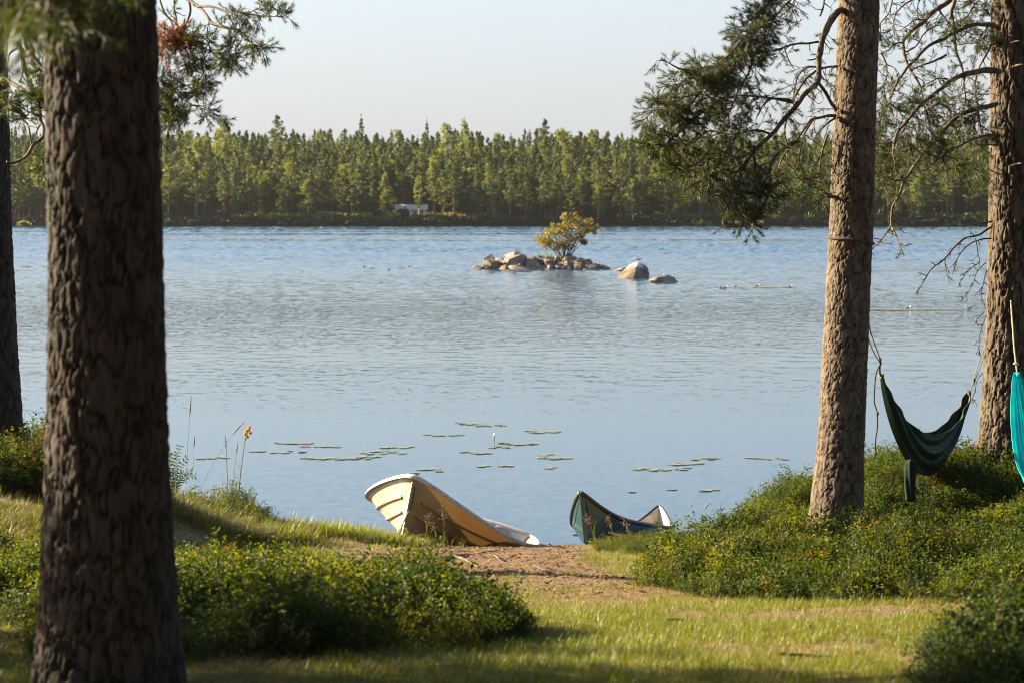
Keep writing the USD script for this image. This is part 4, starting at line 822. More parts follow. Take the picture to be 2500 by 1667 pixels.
class Spray:
    """Twigs and needle tufts that grow from limbs."""
    def __init__(self, seed): self.r = np.random.default_rng(seed); self.wood = MB(); self.pos, self.dir, self.sc = [], [], []
    def shoot(self, p, d, s=1.0):
        d = unit(d); L_ = self.r.uniform(.04, .09); e = p + d * L_
        self.wood.tube([p, e], [.0032, .002], 3); self.pos.append(e - d * .03); self.dir.append(d); self.sc.append(s * self.r.uniform(.8, 1.15))
    def twig(self, p, d, length, tuft=1.0, droop=.25, r0=.006, level=0):
        r = self.r; n = max(3, int(length / .06)); pts = [np.asarray(p, float)]; d = unit(d)
        for k in range(n):
            d = unit(d + r.normal(0, .22, 3) + [0, 0, -droop * .22]); pts.append(pts[-1] + d * length / n)
        pts = np.array(pts); self.wood.tube(pts, np.linspace(r0, .0022, len(pts)), 4)
        for k in range(1, len(pts)):
            f = k / (len(pts) - 1); t = unit(pts[k] - pts[k - 1])
            if level == 0 and r.random() < .55: self.twig(pts[k], t * .6 + unit(r.normal(size=3)) * .8, length * r.uniform(.25, .5), tuft, droop, r0 * .6, 1)
            if f > .3 and r.random() < tuft * (.35 + .4 * f): self.shoot(pts[k], t * .7 + unit(r.normal(size=3)) * .7 + [0, 0, .1])
        if r.random() < tuft: self.shoot(pts[-1], d)
    def limb(self, pts, every, length, tuft=1.0, a=.15, droop=.25, side=None):
        pts = smooth_path(pts, .05); n = len(pts); d = np.r_[0, np.cumsum(np.linalg.norm(np.diff(pts, axis=0), axis=1))]; tot = d[-1]
        for s in np.arange(a * tot, tot, every):
            k = min(n - 2, int(np.searchsorted(d, s))); t = unit(pts[k + 1] - pts[k]); q = unit(self.r.normal(size=3))
            self.twig(pts[k], t * .55 + q * .85 + (side if side is not None else 0), length * self.r.uniform(.5, 1.15) * (1 - .4 * s / tot), tuft, droop)
        if tuft > 0: self.twig(pts[-1], unit(pts[-1] - pts[-3]), length * .7, tuft, droop)
    def needles(self): return place_tufts(self.pos, self.dir, self.sc, self.r)
def pts_px(l, y0, y1, rng=None):
    ys = np.linspace(y0, y1, len(l)); return np.array([at(u, v, y) for (u, v), y in zip(l, ys)])
def limb_tube(pts, r0, r1, seed, jit=.012):
    p = smooth_path(pts, .045); q = p + jit * (np.stack([meshkit.fbm(p * 6 + k * 11 + seed, 2, seed + k) for k in range(3)], 1) - .5) * 2
    rr = np.linspace(r0, r1, len(p)) * (1 + .25 * (meshkit.fbm(p * 25 + seed, 2, seed) - .5) * 2); return tube(q, rr, 8)

# the near trunk
Y2 = 7.7
big = Thing('pine_tree', 'thick dark pine trunk close by, filling the left of the view', 'pine tree', at(265, 1740, Y2))
ft = at(265, 1800, Y2)
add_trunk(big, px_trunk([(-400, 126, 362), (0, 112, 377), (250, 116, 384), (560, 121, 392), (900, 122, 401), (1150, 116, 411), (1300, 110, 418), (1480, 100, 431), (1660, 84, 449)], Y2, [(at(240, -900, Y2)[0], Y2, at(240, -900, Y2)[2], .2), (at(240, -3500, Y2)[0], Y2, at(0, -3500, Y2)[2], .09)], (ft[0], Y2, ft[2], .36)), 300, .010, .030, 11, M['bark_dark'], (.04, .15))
sp = Spray(2); lm = pts_px([(300, -330), (200, -200), (130, -70), (95, -10)], 7.6, 5.4); big.part('limb', limb_tube(lm, .02, .006, 4), M['limb'], True)
sp.limb(lm, .05, .22, .9, .5, .3); lm2 = pts_px([(300, -330), (260, -180), (170, -90), (60, -20)], 7.6, 5.6); big.part('limb', limb_tube(lm2, .018, .005, 6), M['limb'], True); sp.limb(lm2, .06, .2, .9, .5, .3)
big.part('twigs', sp.wood, M['twig'], kind='stuff'); big.part('needles', sp.needles(), M['needle'], kind='stuff')

# left edge pine with its bare limbs
Y1 = 20.4
le = Thing('pine_tree', 'pine trunk cut off by the left edge of the view, with bent bare limbs', 'pine tree', at(-20, 1090, Y1))
f1 = at(-25, 1180, Y1)
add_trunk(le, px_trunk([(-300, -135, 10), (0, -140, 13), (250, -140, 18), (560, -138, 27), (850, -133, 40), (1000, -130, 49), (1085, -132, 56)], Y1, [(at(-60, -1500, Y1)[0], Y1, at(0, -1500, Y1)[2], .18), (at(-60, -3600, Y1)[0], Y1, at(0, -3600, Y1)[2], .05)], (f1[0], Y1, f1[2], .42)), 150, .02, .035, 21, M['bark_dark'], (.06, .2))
LL = [([(10, 20), (14, 37), (23, 83), (49, 120), (57, 155), (72, 201), (92, 253), (98, 296), (108, 313), (106, 333), (83, 353), (57, 390), (29, 400), (19, 396)], .03, .012, 19.3, 18.6), ([(52, -30), (52, 0), (60, 52), (62, 115), (83, 141), (112, 175), (150, 215)], .026, .012, 18.6, 18.0),
      ([(5, 195), (17, 198), (40, 210), (60, 222)], .026, .018, 19.4, 19), ([(37, 221), (49, 258), (53, 287), (69, 307), (77, 350), (86, 370)], .014, .006, 19, 18.7), ([(43, 120), (23, 135), (19, 161), (34, 184)], .011, .006, 19.1, 18.9), ([(98, 305), (88, 330), (86, 345)], .009, .005, 18.7, 18.6), ([(69, 307), (92, 312)], .007, .005, 18.7, 18.6), ([(57, 150), (55, 180), (45, 205)], .009, .008, 19, 19)]
sp = Spray(8)
for k, (l, r0, r1, ya, yb) in enumerate(LL):
    p = pts_px(l, ya, yb); le.part('limb', limb_tube(p, r0, r1, 30 + k), M['limb'], True)
for l in ([(60, 60), (45, 30), (30, 20)], [(62, 100), (80, 108), (104, 104)], [(70, 60), (90, 30), (105, 10)], [(40, 215), (30, 235), (20, 245)], [(72, 201), (95, 180), (112, 170)], [(60, 222), (85, 220), (110, 212)], [(85, 240), (100, 235), (112, 245)], [(92, 253), (75, 275), (62, 285)], [(110, 395), (100, 400), (112, 410)], [(62, 40), (80, 20), (100, -10)], [(72, 205), (90, 215), (106, 230)]):
    p = pts_px(l, 18.8, 18.3); sp.limb(p, .045, .1, .85, .3, .1)
# boughs of the same pine reaching right, behind the thick trunk
BR = [([(380, -60), (458, 0), (477, 13), (489, 19), (500, 33), (512, 50), (533, 65), (558, 70), (580, 72), (609, 92), (638, 107)], .022, .005, 18.2, 17.0, .075, .20, .9, .62), ([(477, 13), (492, 16), (515, 17), (542, 25), (571, 29), (613, 34), (647, 40), (680, 42)], .014, .004, 17.9, 17.1, .06, .16, .95, .42),
      ([(462, 6), (464, 31), (452, 63), (440, 90), (470, 112), (500, 118), (530, 130), (560, 135)], .012, .004, 17.9, 17.4, .075, .2, .75, .4), ([(424, -30), (425, 23), (431, 57), (445, 90), (470, 120)], .010, .004, 18, 17.6, .09, .16, .25, .2), ([(389, 0), (400, 30), (420, 60), (440, 130), (460, 165), (480, 175)], .010, .004, 18, 17.6, .08, .18, .55, .5),
      ([(340, 190), (385, 200), (404, 205), (433, 230), (452, 247), (477, 258), (519, 276)], .012, .004, 18.4, 17.5, .05, .17, 1.0, .12), ([(404, 205), (430, 214), (470, 207), (490, 203)], .008, .004, 18, 17.6, .05, .12, .9, .5), ([(370, 210), (390, 240), (405, 270), (420, 290), (440, 298)], .01, .004, 18.2, 17.7, .045, .2, 1.0, .1),
      ([(375, 60), (395, 90), (400, 130), (410, 160), (425, 190)], .008, .003, 18, 17.7, .09, .15, .35, .2), ([(512, 50), (505, 90), (520, 130), (545, 150)], .006, .003, 17.6, 17.3, .06, .14, .8, .3), ([(580, 72), (590, 100), (575, 120), (580, 135)], .006, .003, 17.4, 17.2, .06, .12, .9, .2), ([(558, 70), (560, 100), (550, 125)], .005, .003, 17.4, 17.2, .06, .12, .8, .2), ([(380, 310), (392, 340), (395, 365), (402, 380)], .006, .003, 18, 17.7, .1, .1, .1, .3), ([(440, 130), (470, 150), (490, 165), (500, 185)], .006, .003, 17.8, 17.4, .06, .13, .8, .2), ([(400, 215), (420, 250), (400, 285)], .006, .003, 18, 17.8, .05, .16, 1.0, .1)]
for k, (l, r0, r1, ya, yb, ev, ln, tf, a0) in enumerate(BR):
    p = pts_px(l, ya, yb); le.part('limb', limb_tube(p, r0, r1, 60 + k), M['limb'], True); sp.limb(p, ev, ln, tf, a0, .35)
le.part('twigs', sp.wood, M['twig'], kind='stuff'); le.part('needles', sp.needles(), M['needle'], kind='stuff')
sp = Spray(9)
for l in ([(385, 60), (397, 85), (402, 110), (398, 118)], [(412, 55), (425, 72), (440, 88), (452, 96)], [(440, 80), (455, 95), (462, 115)], [(425, 62), (440, 70), (448, 78)]):
    sp.limb(pts_px(l, 17.7, 17.6), .035, .1, 1.0, .1, .5)
le.part('twigs', sp.wood, M['twig'], kind='stuff'); le.part('dead_needles', sp.needles(), M['needle_dead'], label='orange brown dead needles among the green', kind='stuff')

# middle trunk
Y3 = 18.5
mt = Thing('pine_tree', 'sunlit leaning pine trunk at the right with a rope tied round it', 'pine tree', at(2040, 1330, Y3))
f3 = at(2038, 1420, Y3)
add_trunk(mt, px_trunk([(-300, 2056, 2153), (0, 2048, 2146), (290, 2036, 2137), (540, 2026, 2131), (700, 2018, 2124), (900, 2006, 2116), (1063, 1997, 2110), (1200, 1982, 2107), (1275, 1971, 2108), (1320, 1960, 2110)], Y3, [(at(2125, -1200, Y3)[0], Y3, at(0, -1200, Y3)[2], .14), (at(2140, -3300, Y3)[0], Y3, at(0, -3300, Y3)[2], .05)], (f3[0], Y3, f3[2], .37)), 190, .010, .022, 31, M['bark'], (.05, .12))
WL = [([(2052, 25), (2045, 30), (2030, 48), (2012, 82), (2003, 120), (1999, 165), (1997, 200), (1965, 235), (1920, 285), (1885, 330), (1860, 350), (1820, 400), (1790, 470), (1770, 510)], .034, .010, 18.4, 17.4), ([(2040, 270), (2037, 262), (2025, 245), (2004, 208), (1998, 200)], .017, .016, 18.4, 18.0), ([(2044, 163), (2030, 163), (2000, 170), (1975, 188), (1945, 230), (1934, 248)], .012, .008, 18.4, 17.8),
      ([(2003, 103), (1945, 108), (1915, 115), (1880, 125), (1845, 128)], .011, .005, 18.2, 17.6), ([(2003, 40), (2012, 0), (2008, -40)], .009, .009, 18.3, 18.4), ([(2040, 283), (2010, 287), (1985, 292), (1960, 320), (1935, 350), (1900, 375)], .015, .006, 18.4, 17.9), ([(1998, 165), (1975, 165), (1955, 178), (1943, 200), (1940, 235)], .010, .006, 18.2, 18), ([(1915, 115), (1916, 130), (1925, 150), (1940, 170)], .007, .004, 17.9, 17.8),
      ([(1950, 345), (1925, 352), (1900, 372), (1885, 385)], .009, .004, 18, 17.8), ([(2000, 138), (1985, 146), (1970, 147)], .008, .006, 18.2, 18.1), ([(1934, 248), (1900, 240), (1870, 250), (1850, 280)], .012, .006, 17.9, 17.6), ([(1920, 285), (1918, 330), (1925, 360)], .009, .006, 17.9, 17.9), ([(2012, 470), (2028, 478), (2040, 482)], .008, .016, 18.2, 18.4), ([(2040, 290), (2010, 310), (1990, 330)], .012, .005, 18.4, 18.1)]
for k, (l, r0, r1, ya, yb) in enumerate(WL): mt.part('limb', limb_tube(pts_px(l, ya, yb), r0, r1, 100 + k, .016), M['limb'], True)
sp = Spray(12)
FB = [([(1960, -90), (1900, -20), (1860, 30), (1830, 75), (1785, 130), (1745, 160), (1690, 185), (1650, 215), (1618, 245), (1600, 270)], 17.8, 16.6, .04, .24, 1.0, .1), ([(1900, -40), (1850, 40), (1820, 110), (1790, 160), (1755, 215), (1700, 250)], 18, 17, .045, .26, 1.0, .2), ([(1745, 160), (1720, 210), (1680, 260), (1640, 300), (1605, 320)], 17.2, 16.8, .05, .22, 1.0, .05), ([(1980, -60), (1930, 0), (1880, 60), (1850, 110)], 18.6, 18, .07, .26, .7, .2),
      ([(1934, 250), (1880, 240), (1820, 235), (1760, 240), (1730, 270)], 17.9, 17.2, .07, .22, .7, .25), ([(1885, 330), (1840, 320), (1790, 330), (1740, 320), (1690, 350), (1645, 385)], 17.8, 17, .055, .24, .9, .15), ([(1690, 300), (1650, 330), (1620, 360), (1600, 340)], 17, 16.8, .045, .2, 1.0, .0), ([(1860, 350), (1820, 380), (1780, 400), (1730, 440), (1705, 445)], 17.8, 17.2, .055, .24, .9, .1),
      ([(1820, 400), (1790, 440), (1800, 480), (1820, 500), (1815, 540)], 17.6, 17.4, .055, .22, .85, .05), ([(1840, 380), (1850, 430), (1860, 470), (1840, 500)], 17.7, 17.5, .06, .24, .8, .05), ([(1900, 375), (1880, 410), (1880, 450), (1870, 490)], 17.9, 17.6, .07, .22, .7, .1), ([(1985, 292), (1960, 340), (1950, 390), (1965, 430), (1990, 455)], 18.3, 18.2, .06, .2, .7, .2), ([(2020, 330), (2005, 380), (2000, 420)], 18.4, 18.5, .06, .18, .6, .1),
      ([(1740, 340), (1720, 380), (1700, 400), (1650, 420)], 17.2, 16.9, .06, .18, .9, .2), ([(1850, 120), (1830, 170), (1800, 230), (1780, 280)], 17.6, 17.2, .06, .2, .85, .2), ([(1950, 345), (1920, 370), (1900, 420), (1910, 450), (1940, 470)], 18.2, 18, .07, .2, .65, .2), ([(1700, 190), (1650, 165), (1625, 150)], 17, 16.8, .12, .14, .6, .4), ([(1800, 330), (1770, 370), (1740, 400), (1760, 450)], 17.5, 17.2, .06, .2, .8, .1), ([(2030, 474), (2010, 482), (1995, 490)], 18.3, 18.2, .06, .1, .9, .5)]
for k, (l, ya, yb, ev, ln, tf, a0) in enumerate(FB):
    p = pts_px(l, ya, yb); mt.part('limb', limb_tube(p, .012, .004, 140 + k), M['limb'], True); sp.limb(p, ev * .68, ln, tf, a0, .35)
for l, r0, r1, ya, yb in WL[:7] + WL[10:12]: sp.limb(pts_px(l, ya, yb), .09, .16, .22, .1, .3)
mt.part('twigs', sp.wood, M['twig'], kind='stuff'); mt.part('needles', sp.needles(), M['needle'], kind='stuff')

# far right trunk
Y4 = 21.5
rt = Thing('pine_tree', 'deeply furrowed pine trunk at the right edge with long lit limbs', 'pine tree', at(2460, 1120, Y4))
f4 = at(2458, 1200, Y4)
add_trunk(rt, px_trunk([(-300, 2426, 2528), (0, 2423, 2527), (300, 2420, 2526), (540, 2415, 2524), (700, 2412, 2523), (850, 2405, 2524), (1000, 2396, 2527), (1080, 2388, 2533), (1120, 2378, 2540)], Y4, [(at(2480, -1500, Y4)[0], Y4, at(0, -1500, Y4)[2], .15), (at(2480, -3300, Y4)[0], Y4, at(0, -3300, Y4)[2], .05)], (f4[0], Y4, f4[2], .44)), 190, .012, .042, 41, M['bark_far'], (.08, .36))
RB = [([(2440, 70), (2423, 63), (2395, 60), (2370, 63), (2328, 82), (2303, 97), (2282, 105), (2248, 130), (2217, 162), (2198, 187), (2185, 210)], .026, .012, 21.3, 20.0), ([(2440, 176), (2417, 172), (2385, 175), (2364, 181), (2322, 196), (2301, 215), (2269, 240), (2244, 259), (2217, 295), (2190, 330), (2180, 370)], .034, .012, 21.3, 19.8), ([(2435, 255), (2415, 261), (2375, 267), (2339, 286), (2318, 303), (2292, 330), (2259, 369), (2230, 410), (2208, 443), (2192, 481), (2177, 517), (2176, 550), (2182, 565), (2190, 587)], .028, .008, 21.3, 19.8),
      ([(2176, 550), (2155, 580), (2132, 606)], .009, .005, 19.8, 19.7), ([(2435, 333), (2419, 331), (2386, 336), (2348, 355), (2322, 366), (2292, 389), (2259, 415)], .017, .008, 21.3, 20.3), ([(2345, -40), (2322, 0), (2290, 21), (2269, 40), (2248, 61), (2217, 84), (2202, 105), (2206, 130), (2217, 160), (2231, 183), (2246, 210), (2250, 225)], .03, .009, 20.9, 20.2), ([(2330, -40), (2330, 0), (2322, 31), (2330, 74), (2332, 116), (2347, 162), (2353, 200)], .022, .012, 21, 20.8), ([(2202, 105), (2185, 108), (2172, 122)], .010, .006, 20.3, 20.2),
      ([(2270, 40), (2255, 50), (2238, 48), (2218, 62)], .009, .005, 20.5, 20.4), ([(2206, 128), (2235, 115), (2255, 85), (2290, 60)], .008, .006, 20.3, 20.6), ([(2322, 196), (2295, 192), (2270, 202)], .010, .005, 20.8, 20.6), ([(2420, 105), (2405, 140), (2390, 165), (2380, 210), (2385, 240)], .012, .006, 21.3, 21.1), ([(2310, 135), (2275, 152), (2240, 165), (2225, 172)], .014, .006, 20.8, 20.4), ([(2335, 330), (2350, 305), (2400, 265)], .008, .006, 21, 21.2), ([(2230, 0), (2200, 20), (2185, 40), (2175, 75), (2160, 80)], .009, .005, 20.5, 20.3)]
for k, (l, r0, r1, ya, yb) in enumerate(RB): rt.part('limb', limb_tube(pts_px(l, ya, yb), r0, r1, 200 + k, .014), M['limb'], True)
sp = Spray(15)
FR = [([(2185, 210), (2170, 250), (2150, 290), (2140, 330), (2135, 380)], 20.2, 20.4, .055, .26, .85, 0), ([(2217, 295), (2200, 330), (2180, 360), (2160, 390)], 20.2, 20.2, .055, .26, .8, 0), ([(2250, 225), (2260, 270), (2270, 310), (2280, 350)], 20.6, 20.6, .055, .26, .8, 0), ([(2353, 200), (2355, 240), (2350, 280), (2340, 320)], 21, 21, .06, .24, .8, 0), ([(2385, 240), (2390, 290), (2395, 340), (2390, 400), (2400, 430)], 21.3, 21.3, .06, .24, .75, 0), ([(2440, -60), (2400, -10), (2370, 25), (2360, 50)], 21.6, 21.6, .05, .26, .9, 0),
      ([(2420, 60), (2400, 80), (2385, 110)], 21.5, 21.5, .06, .22, .8, 0), ([(2300, 330), (2290, 370), (2320, 390), (2340, 420)], 21, 21, .06, .22, .7, .1), ([(2200, 440), (2180, 440), (2160, 430), (2140, 440)], 20, 20, .07, .2, .6, .1), ([(2140, 340), (2150, 400), (2170, 440)], 20.3, 20.2, .07, .2, .6, .1), ([(2290, 250), (2320, 270), (2340, 280), (2370, 300)], 20.9, 21.2, .06, .26, .8, 0), ([(2230, 300), (2240, 340), (2250, 370)], 20.5, 20.4, .06, .26, .75, 0), ([(2180, -20), (2170, 30), (2150, 60), (2140, 100)], 20.4, 20.2, .1, .2, .5, .1), ([(2290, 20), (2320, 60), (2350, 75), (2380, 85)], 21.2, 21.3, .08, .24, .7, 0), ([(2260, -20), (2240, 20), (2245, 60)], 20.8, 20.7, .09, .22, .5, 0), ([(2170, 250), (2200, 270), (2240, 280), (2270, 265)], 20.5, 20.7, .06, .24, .8, 0), ([(2150, 130), (2165, 170), (2160, 220)], 20.4, 20.4, .09, .18, .6, 0)]
for k, (l, ya, yb, ev, ln, tf, a0) in enumerate(FR):
    p = pts_px(l, ya, yb); rt.part('limb', limb_tube(p, .009, .004, 240 + k), M['limb'], True); sp.limb(p, ev * .55, ln, tf, a0, .4)
for l, r0, r1, ya, yb in RB: sp.limb(pts_px(l, ya, yb), .1, .2, .25, .25, .3)
rt.part('twigs', sp.wood, M['twig'], kind='stuff'); rt.part('needles', sp.needles(), M['needle'], kind='stuff')
sp = Spray(16); DB = [([(2420, 555), (2414, 558), (2386, 576), (2356, 583), (2330, 604), (2305, 632), (2274, 657), (2248, 698), (2236, 716)], .013, .005, 21.3, 20.6), ([(2420, 583), (2413, 583), (2373, 593), (2348, 614), (2335, 637), (2326, 671)], .009, .004, 21.3, 20.9), ([(2381, 583), (2386, 610), (2392, 638), (2370, 655), (2350, 678), (2338, 702)], .008, .003, 21.3, 21), ([(2305, 632), (2310, 655), (2318, 690)], .005, .003, 20.9, 20.8), ([(2420, 543), (2400, 545), (2372, 552)], .010, .004, 21.3, 21.1),
      ([(2410, 660), (2400, 690), (2395, 720), (2405, 745)], .008, .003, 21.3, 21.2), ([(2408, 770), (2398, 800), (2390, 840), (2392, 870)], .006, .003, 21.3, 21.1), ([(2404, 760), (2390, 775), (2378, 790)], .005, .002, 21.3, 21.2), ([(2400, 910), (2385, 930), (2378, 960), (2368, 985)], .005, .002, 21.3, 21.2), ([(2408, 640), (2388, 660), (2375, 690), (2360, 720), (2345, 735)], .006, .002, 21.3, 21)]
for k, (l, r0, r1, ya, yb) in enumerate(DB):
    p = pts_px(l, ya, yb); rt.part('dead_branch', limb_tube(p, r0, r1, 280 + k, .012), M['dead_twig'], True); sp.limb(p, .06, .13, 0.0, .2, .5)
rt.part('dead_twigs', sp.wood, M['dead_twig'], kind='stuff')
for u, v in ((2478, 102), (2482, 401), (2485, 160)):
    rt.part('snag', limb_tube(pts_px([(u - 12, v + 4), (u, v), (u + 12, v - 2)], 21.2, 20.9), .012, .006, int(u + v), .004), M['limb'], True)
mt.part('snag', limb_tube(pts_px([(2040, 482), (2026, 482), (2018, 479)], 18.4, 18.1), .014, .008, 9, .004), M['limb'], True)

# young pines and one taller pine just outside the view: their shade falls into it
def side_pine(x, y, h, seed, label, crown0=.12, wid=.95, r=.05):
    z = float(ground(np.array(x), np.array(y))); rr = np.random.default_rng(seed); s = Spray(seed); th = Thing('pine_tree', label, 'pine tree', (x, y, z)); w = MB()
    th.part('trunk', tube([[x, y, z - .1], [x + .02 * h, y, z + h * .5], [x, y, z + h]], [r, r * .6, .01], 10), M['bark'], True)
    for f in np.arange(crown0, .98, .36 / h if h < 5 else .05):
        for k in range(5):
            a_ = rr.uniform(0, 6.283); l_ = wid * (1.05 - (f - crown0) / (1 - crown0)) * rr.uniform(.7, 1.15); b0_ = np.array([x, y, z + f * h]); e_ = b0_ + [math.cos(a_) * l_, math.sin(a_) * l_, .25 * l_]
            p_ = np.array([b0_, (b0_ + e_) / 2 + [0, 0, -.05 * l_], e_]); w.tube(p_, [.012, .008, .004], 5); s.limb(p_, .09 if h < 5 else .16, .22 if h < 5 else .4, 1.0, .15, .1)
    s.sc = [q * (1.5 if h < 5 else 2.4) for q in s.sc]; th.part('limbs', w, M['limb'], kind='stuff'); th.part('twigs', s.wood, M['twig'], kind='stuff'); th.part('needles', s.needles(), M['needle'], kind='stuff')
side_pine(-4.2, 9.0, 3.3, 71, 'young bushy pine beside the thick dark trunk, beyond its far side')
side_pine(-5.3, 9.9, 4.0, 72, 'taller young pine next to the young bushy pine')
side_pine(-4.3, 10.9, 2.5, 74, 'smallest young pine on the bank near the bilberries')
side_pine(-8.3, 11.5, 13.0, 73, 'slender high crowned pine away from the water', .62, 1.5, .13)
# crowns above the picture, and the wood that stands round the viewpoint
def crown(th, x, y, z0, z1, R_, seed):
    r = np.random.default_rng(seed); m = MB()
    for k in range(70):
        f = r.random(); a = r.uniform(0, 6.28); rad = R_ * (1 - .6 * f) * math.sqrt(r.random()); m.add(*clump(r, (x + math.cos(a) * rad, y + math.sin(a) * rad, z0 + (z1 - z0) * f), (.7, .7, .4), 60, .16))
    th.part('crown', m, M['needle'], kind='stuff')
crown(big, at(240, -3000, Y2)[0], Y2, 9.5, 14, 2.6, 1); crown(le, at(-60, -2800, Y1)[0], Y1, 12, 19, 2.8, 2); crown(mt, at(2135, -2600, Y3)[0], Y3, 11.5, 18, 2.8, 3); crown(rt, at(2480, -2700, Y4)[0], Y4, 12, 20, 3, 4)
wr2 = np.random.default_rng(17); wp, wi, ws = [], [], []
prot = []
for k in range(4):
    t, c_ = far_tree('pine', 1500 + k); prot += [('stem', t, M['bark_far'] if False else M['limb'], True), ('foliage', c_, M['needle'], False)]
for k in range(74):
    if k < 52: x, y = wr2.uniform(-26, 30), wr2.uniform(-26, -2.5)
    else: x, y = wr2.uniform(10, 30), wr2.uniform(-4, 19)
    j = int(wr2.integers(4)); s_ = wr2.uniform(.8, 1.15); zz = float(ground(np.array(x), np.array(y)))
    for q_ in (0, 1): wp.append((x, y, zz)); wi.append(2 * j + q_); ws.append((1.25 * s_, 1.25 * s_, s_))
wood = instancer('/World/pine_wood', prot, wp, wi, np.array(ws), np.repeat(wr2.uniform(0, 6.28, 74), 2)); tag(wood, 'pine wood standing behind and beside the viewpoint, shading the bank', 'wood', kind='stuff')
# ropes and hammocks
def trunk_x(ctrl_u0, ctrl_u1, v, y): return at(ctrl_u0, v, y), at(ctrl_u1, v, y)
a_, b_ = at(2024, 584, Y3), at(2130, 590, Y3); c = (a_ + b_) / 2; R_ = (b_[0] - a_[0]) / 2 + .012
tt = np.linspace(0, 6.283, 60); ring = np.stack([c[0] + np.cos(tt) * R_, c[1] + np.sin(tt) * R_, c[2] + .006 * np.sin(3 * tt) - np.cos(tt) * .03], 1)
single('rope_loop', tube(ring, .011, 8), M['rope_dark'], 'dark rope tied round the sunlit leaning trunk', 'rope', smooth=True)
def hammock_cloth(e0, e1, sag, width, seed, ns=90, nt=60, skew=.5, swing=0.25):
    s = np.linspace(0, 1, ns); t = np.linspace(-1, 1, nt); S, T = np.meshgrid(s, t, indexing='ij')
    par = 4 * s * (1 - s); par = par ** .9; cen = e0 + np.outer(s, e1 - e0) - np.outer(par * sag, [0, 0, 1])
    ax = unit(e1 - e0); sd = unit(np.cross(ax, [0, 0, 1])); w = .035 + width * np.sin(np.pi * s) ** .75
    W = w[:, None]; ang = T * 1.35
    off_s = np.sin(ang) * W; off_z = (1 - np.cos(ang)) * W * .95
    pl = (.045 * np.sin(np.pi * S) ** .5 + .012) * (.5 * np.sin(T * 17 + 2.5 * S + seed) + .35 * np.sin(T * 29 - 3 * S + seed * 2) + .3 * np.sin(T * 9 + 4 * S)) * np.clip(1.15 - .55 * np.sin(np.pi * S), 0, 1) * .55
    nrm_s, nrm_z = np.sin(ang), -np.cos(ang)
    p = cen[:, None] + sd * (off_s + pl * nrm_s + swing * W * .3)[..., None] + np.array([0, 0, 1.0]) * (off_z + pl * nrm_z)[..., None]
    q = p - (sd * nrm_s[..., None] + np.array([0, 0, 1.0]) * nrm_z[..., None]) * .004
    v = np.vstack([p.reshape(-1, 3), q.reshape(-1, 3)]); g = grid_faces(ns, nt); n = ns * nt; f = [g, g[:, ::-1] + n]
    for col in (0, nt - 1):
        i = np.arange(ns - 1) * nt + col; e = np.stack([i, i + nt, i + nt + n, i + n], 1); f.append(e if col == 0 else e[:, ::-1])
    for row in (0, (ns - 1) * nt):
        i = row + np.arange(nt - 1); e = np.stack([i, i + 1, i + 1 + n, i + n], 1); f.append(e[:, ::-1] if row == 0 else e)
    return v, np.vstack(f), cen
def folded_hammock(e0, e1, sag, depth, seed, ns=90, nt=70):
    s = np.linspace(0, 1, ns); t = np.linspace(-1, 1, nt); S, T = np.meshgrid(s, t, indexing='ij')
    par = (4 * s * (1 - s)) ** .85; cen = e0 + np.outer(s, e1 - e0) - np.outer(par * sag, [0, 0, 1]); ax = unit(e1 - e0); sd = unit(np.cross(ax, [0, 0, 1]))
    w = np.sin(np.pi * S) ** .8; at_ = np.abs(T); near = (T > 0)
    side = (.02 + .075 * w) * np.sin(T * 1.57) * (1.0 - .25 * at_); up = (.03 + depth * w) * at_ ** 1.25 * (1 - .05 * near)
    pl = (.006 + .030 * np.sqrt(w)) * (.5 * np.sin(up * 52 + 2.0 * S + seed) + .4 * np.sin(up * 31 - 3 * S + seed * 2) + .35 * np.sin(at_ * 9 + 5 * S + seed)) * np.clip(1.2 - .5 * w, 0, 1)
    p = cen[:, None] + sd * (side + pl * np.sign(T))[..., None] + np.array([0, 0, 1.0]) * (up + .01 * np.sin(9 * S + T))[..., None]
    tn = np.gradient(p, axis=0); tt_ = np.gradient(p, axis=1); nn = unit(np.cross(tn, tt_)); q = p - nn * .003
    v = np.vstack([p.reshape(-1, 3), q.reshape(-1, 3)]); g = grid_faces(ns, nt); n = ns * nt; f = [g, g[:, ::-1] + n]
    for col in (0, nt - 1):
        i = np.arange(ns - 1) * nt + col; e = np.stack([i, i + nt, i + nt + n, i + n], 1); f.append(e if col == 0 else e[:, ::-1])
    return v, np.vstack(f), cen
def cloth(name, cols, trans):
    return usdkit.material(stage, L(name), {'g': ('geometry', {}), 'n': ('noise_texture', {'scale': 6.0, 'detail': 5.0}), 'r': ('rgb_ramp', {'ramp': [(.3, cols[0]), (.7, cols[1])]}), 'w': ('noise_texture', {'scale': 700.0}), 'b': ('bump', {'strength': .25, 'distance': .002}),
        'p': ('principled_bsdf', {'roughness': .55, 'specular_ior_level': .2}), 't': ('translucent_bsdf', {}), 'm': ('mix_closure', {'fac': trans})}, [('g.position', 'n.vector'), ('g.position', 'w.vector'), ('w.fac', 'b.height'), ('b.normal', 'p.normal'), ('n.fac', 'r.fac'), ('r.color', 'p.base_color'), ('r.color', 't.color'), ('p.BSDF', 'm.closure1'), ('t.BSDF', 'm.closure2')], surface='m.closure')
M['ham_green'] = cloth('dark_green_nylon', ((.006, .019, .013), (.013, .033, .024)), .1); M['ham_dark'] = noisy('blackish_green_nylon', [(.006, .015, .011), (.011, .024, .019)], 30, .8, spec=.1); M['ham_olive'] = cloth('olive_nylon', ((.06, .045, .02), (.08, .06, .03)), .1); M['ham_teal'] = cloth('turquoise_nylon', ((.012, .50, .54), (.035, .60, .63)), .5)
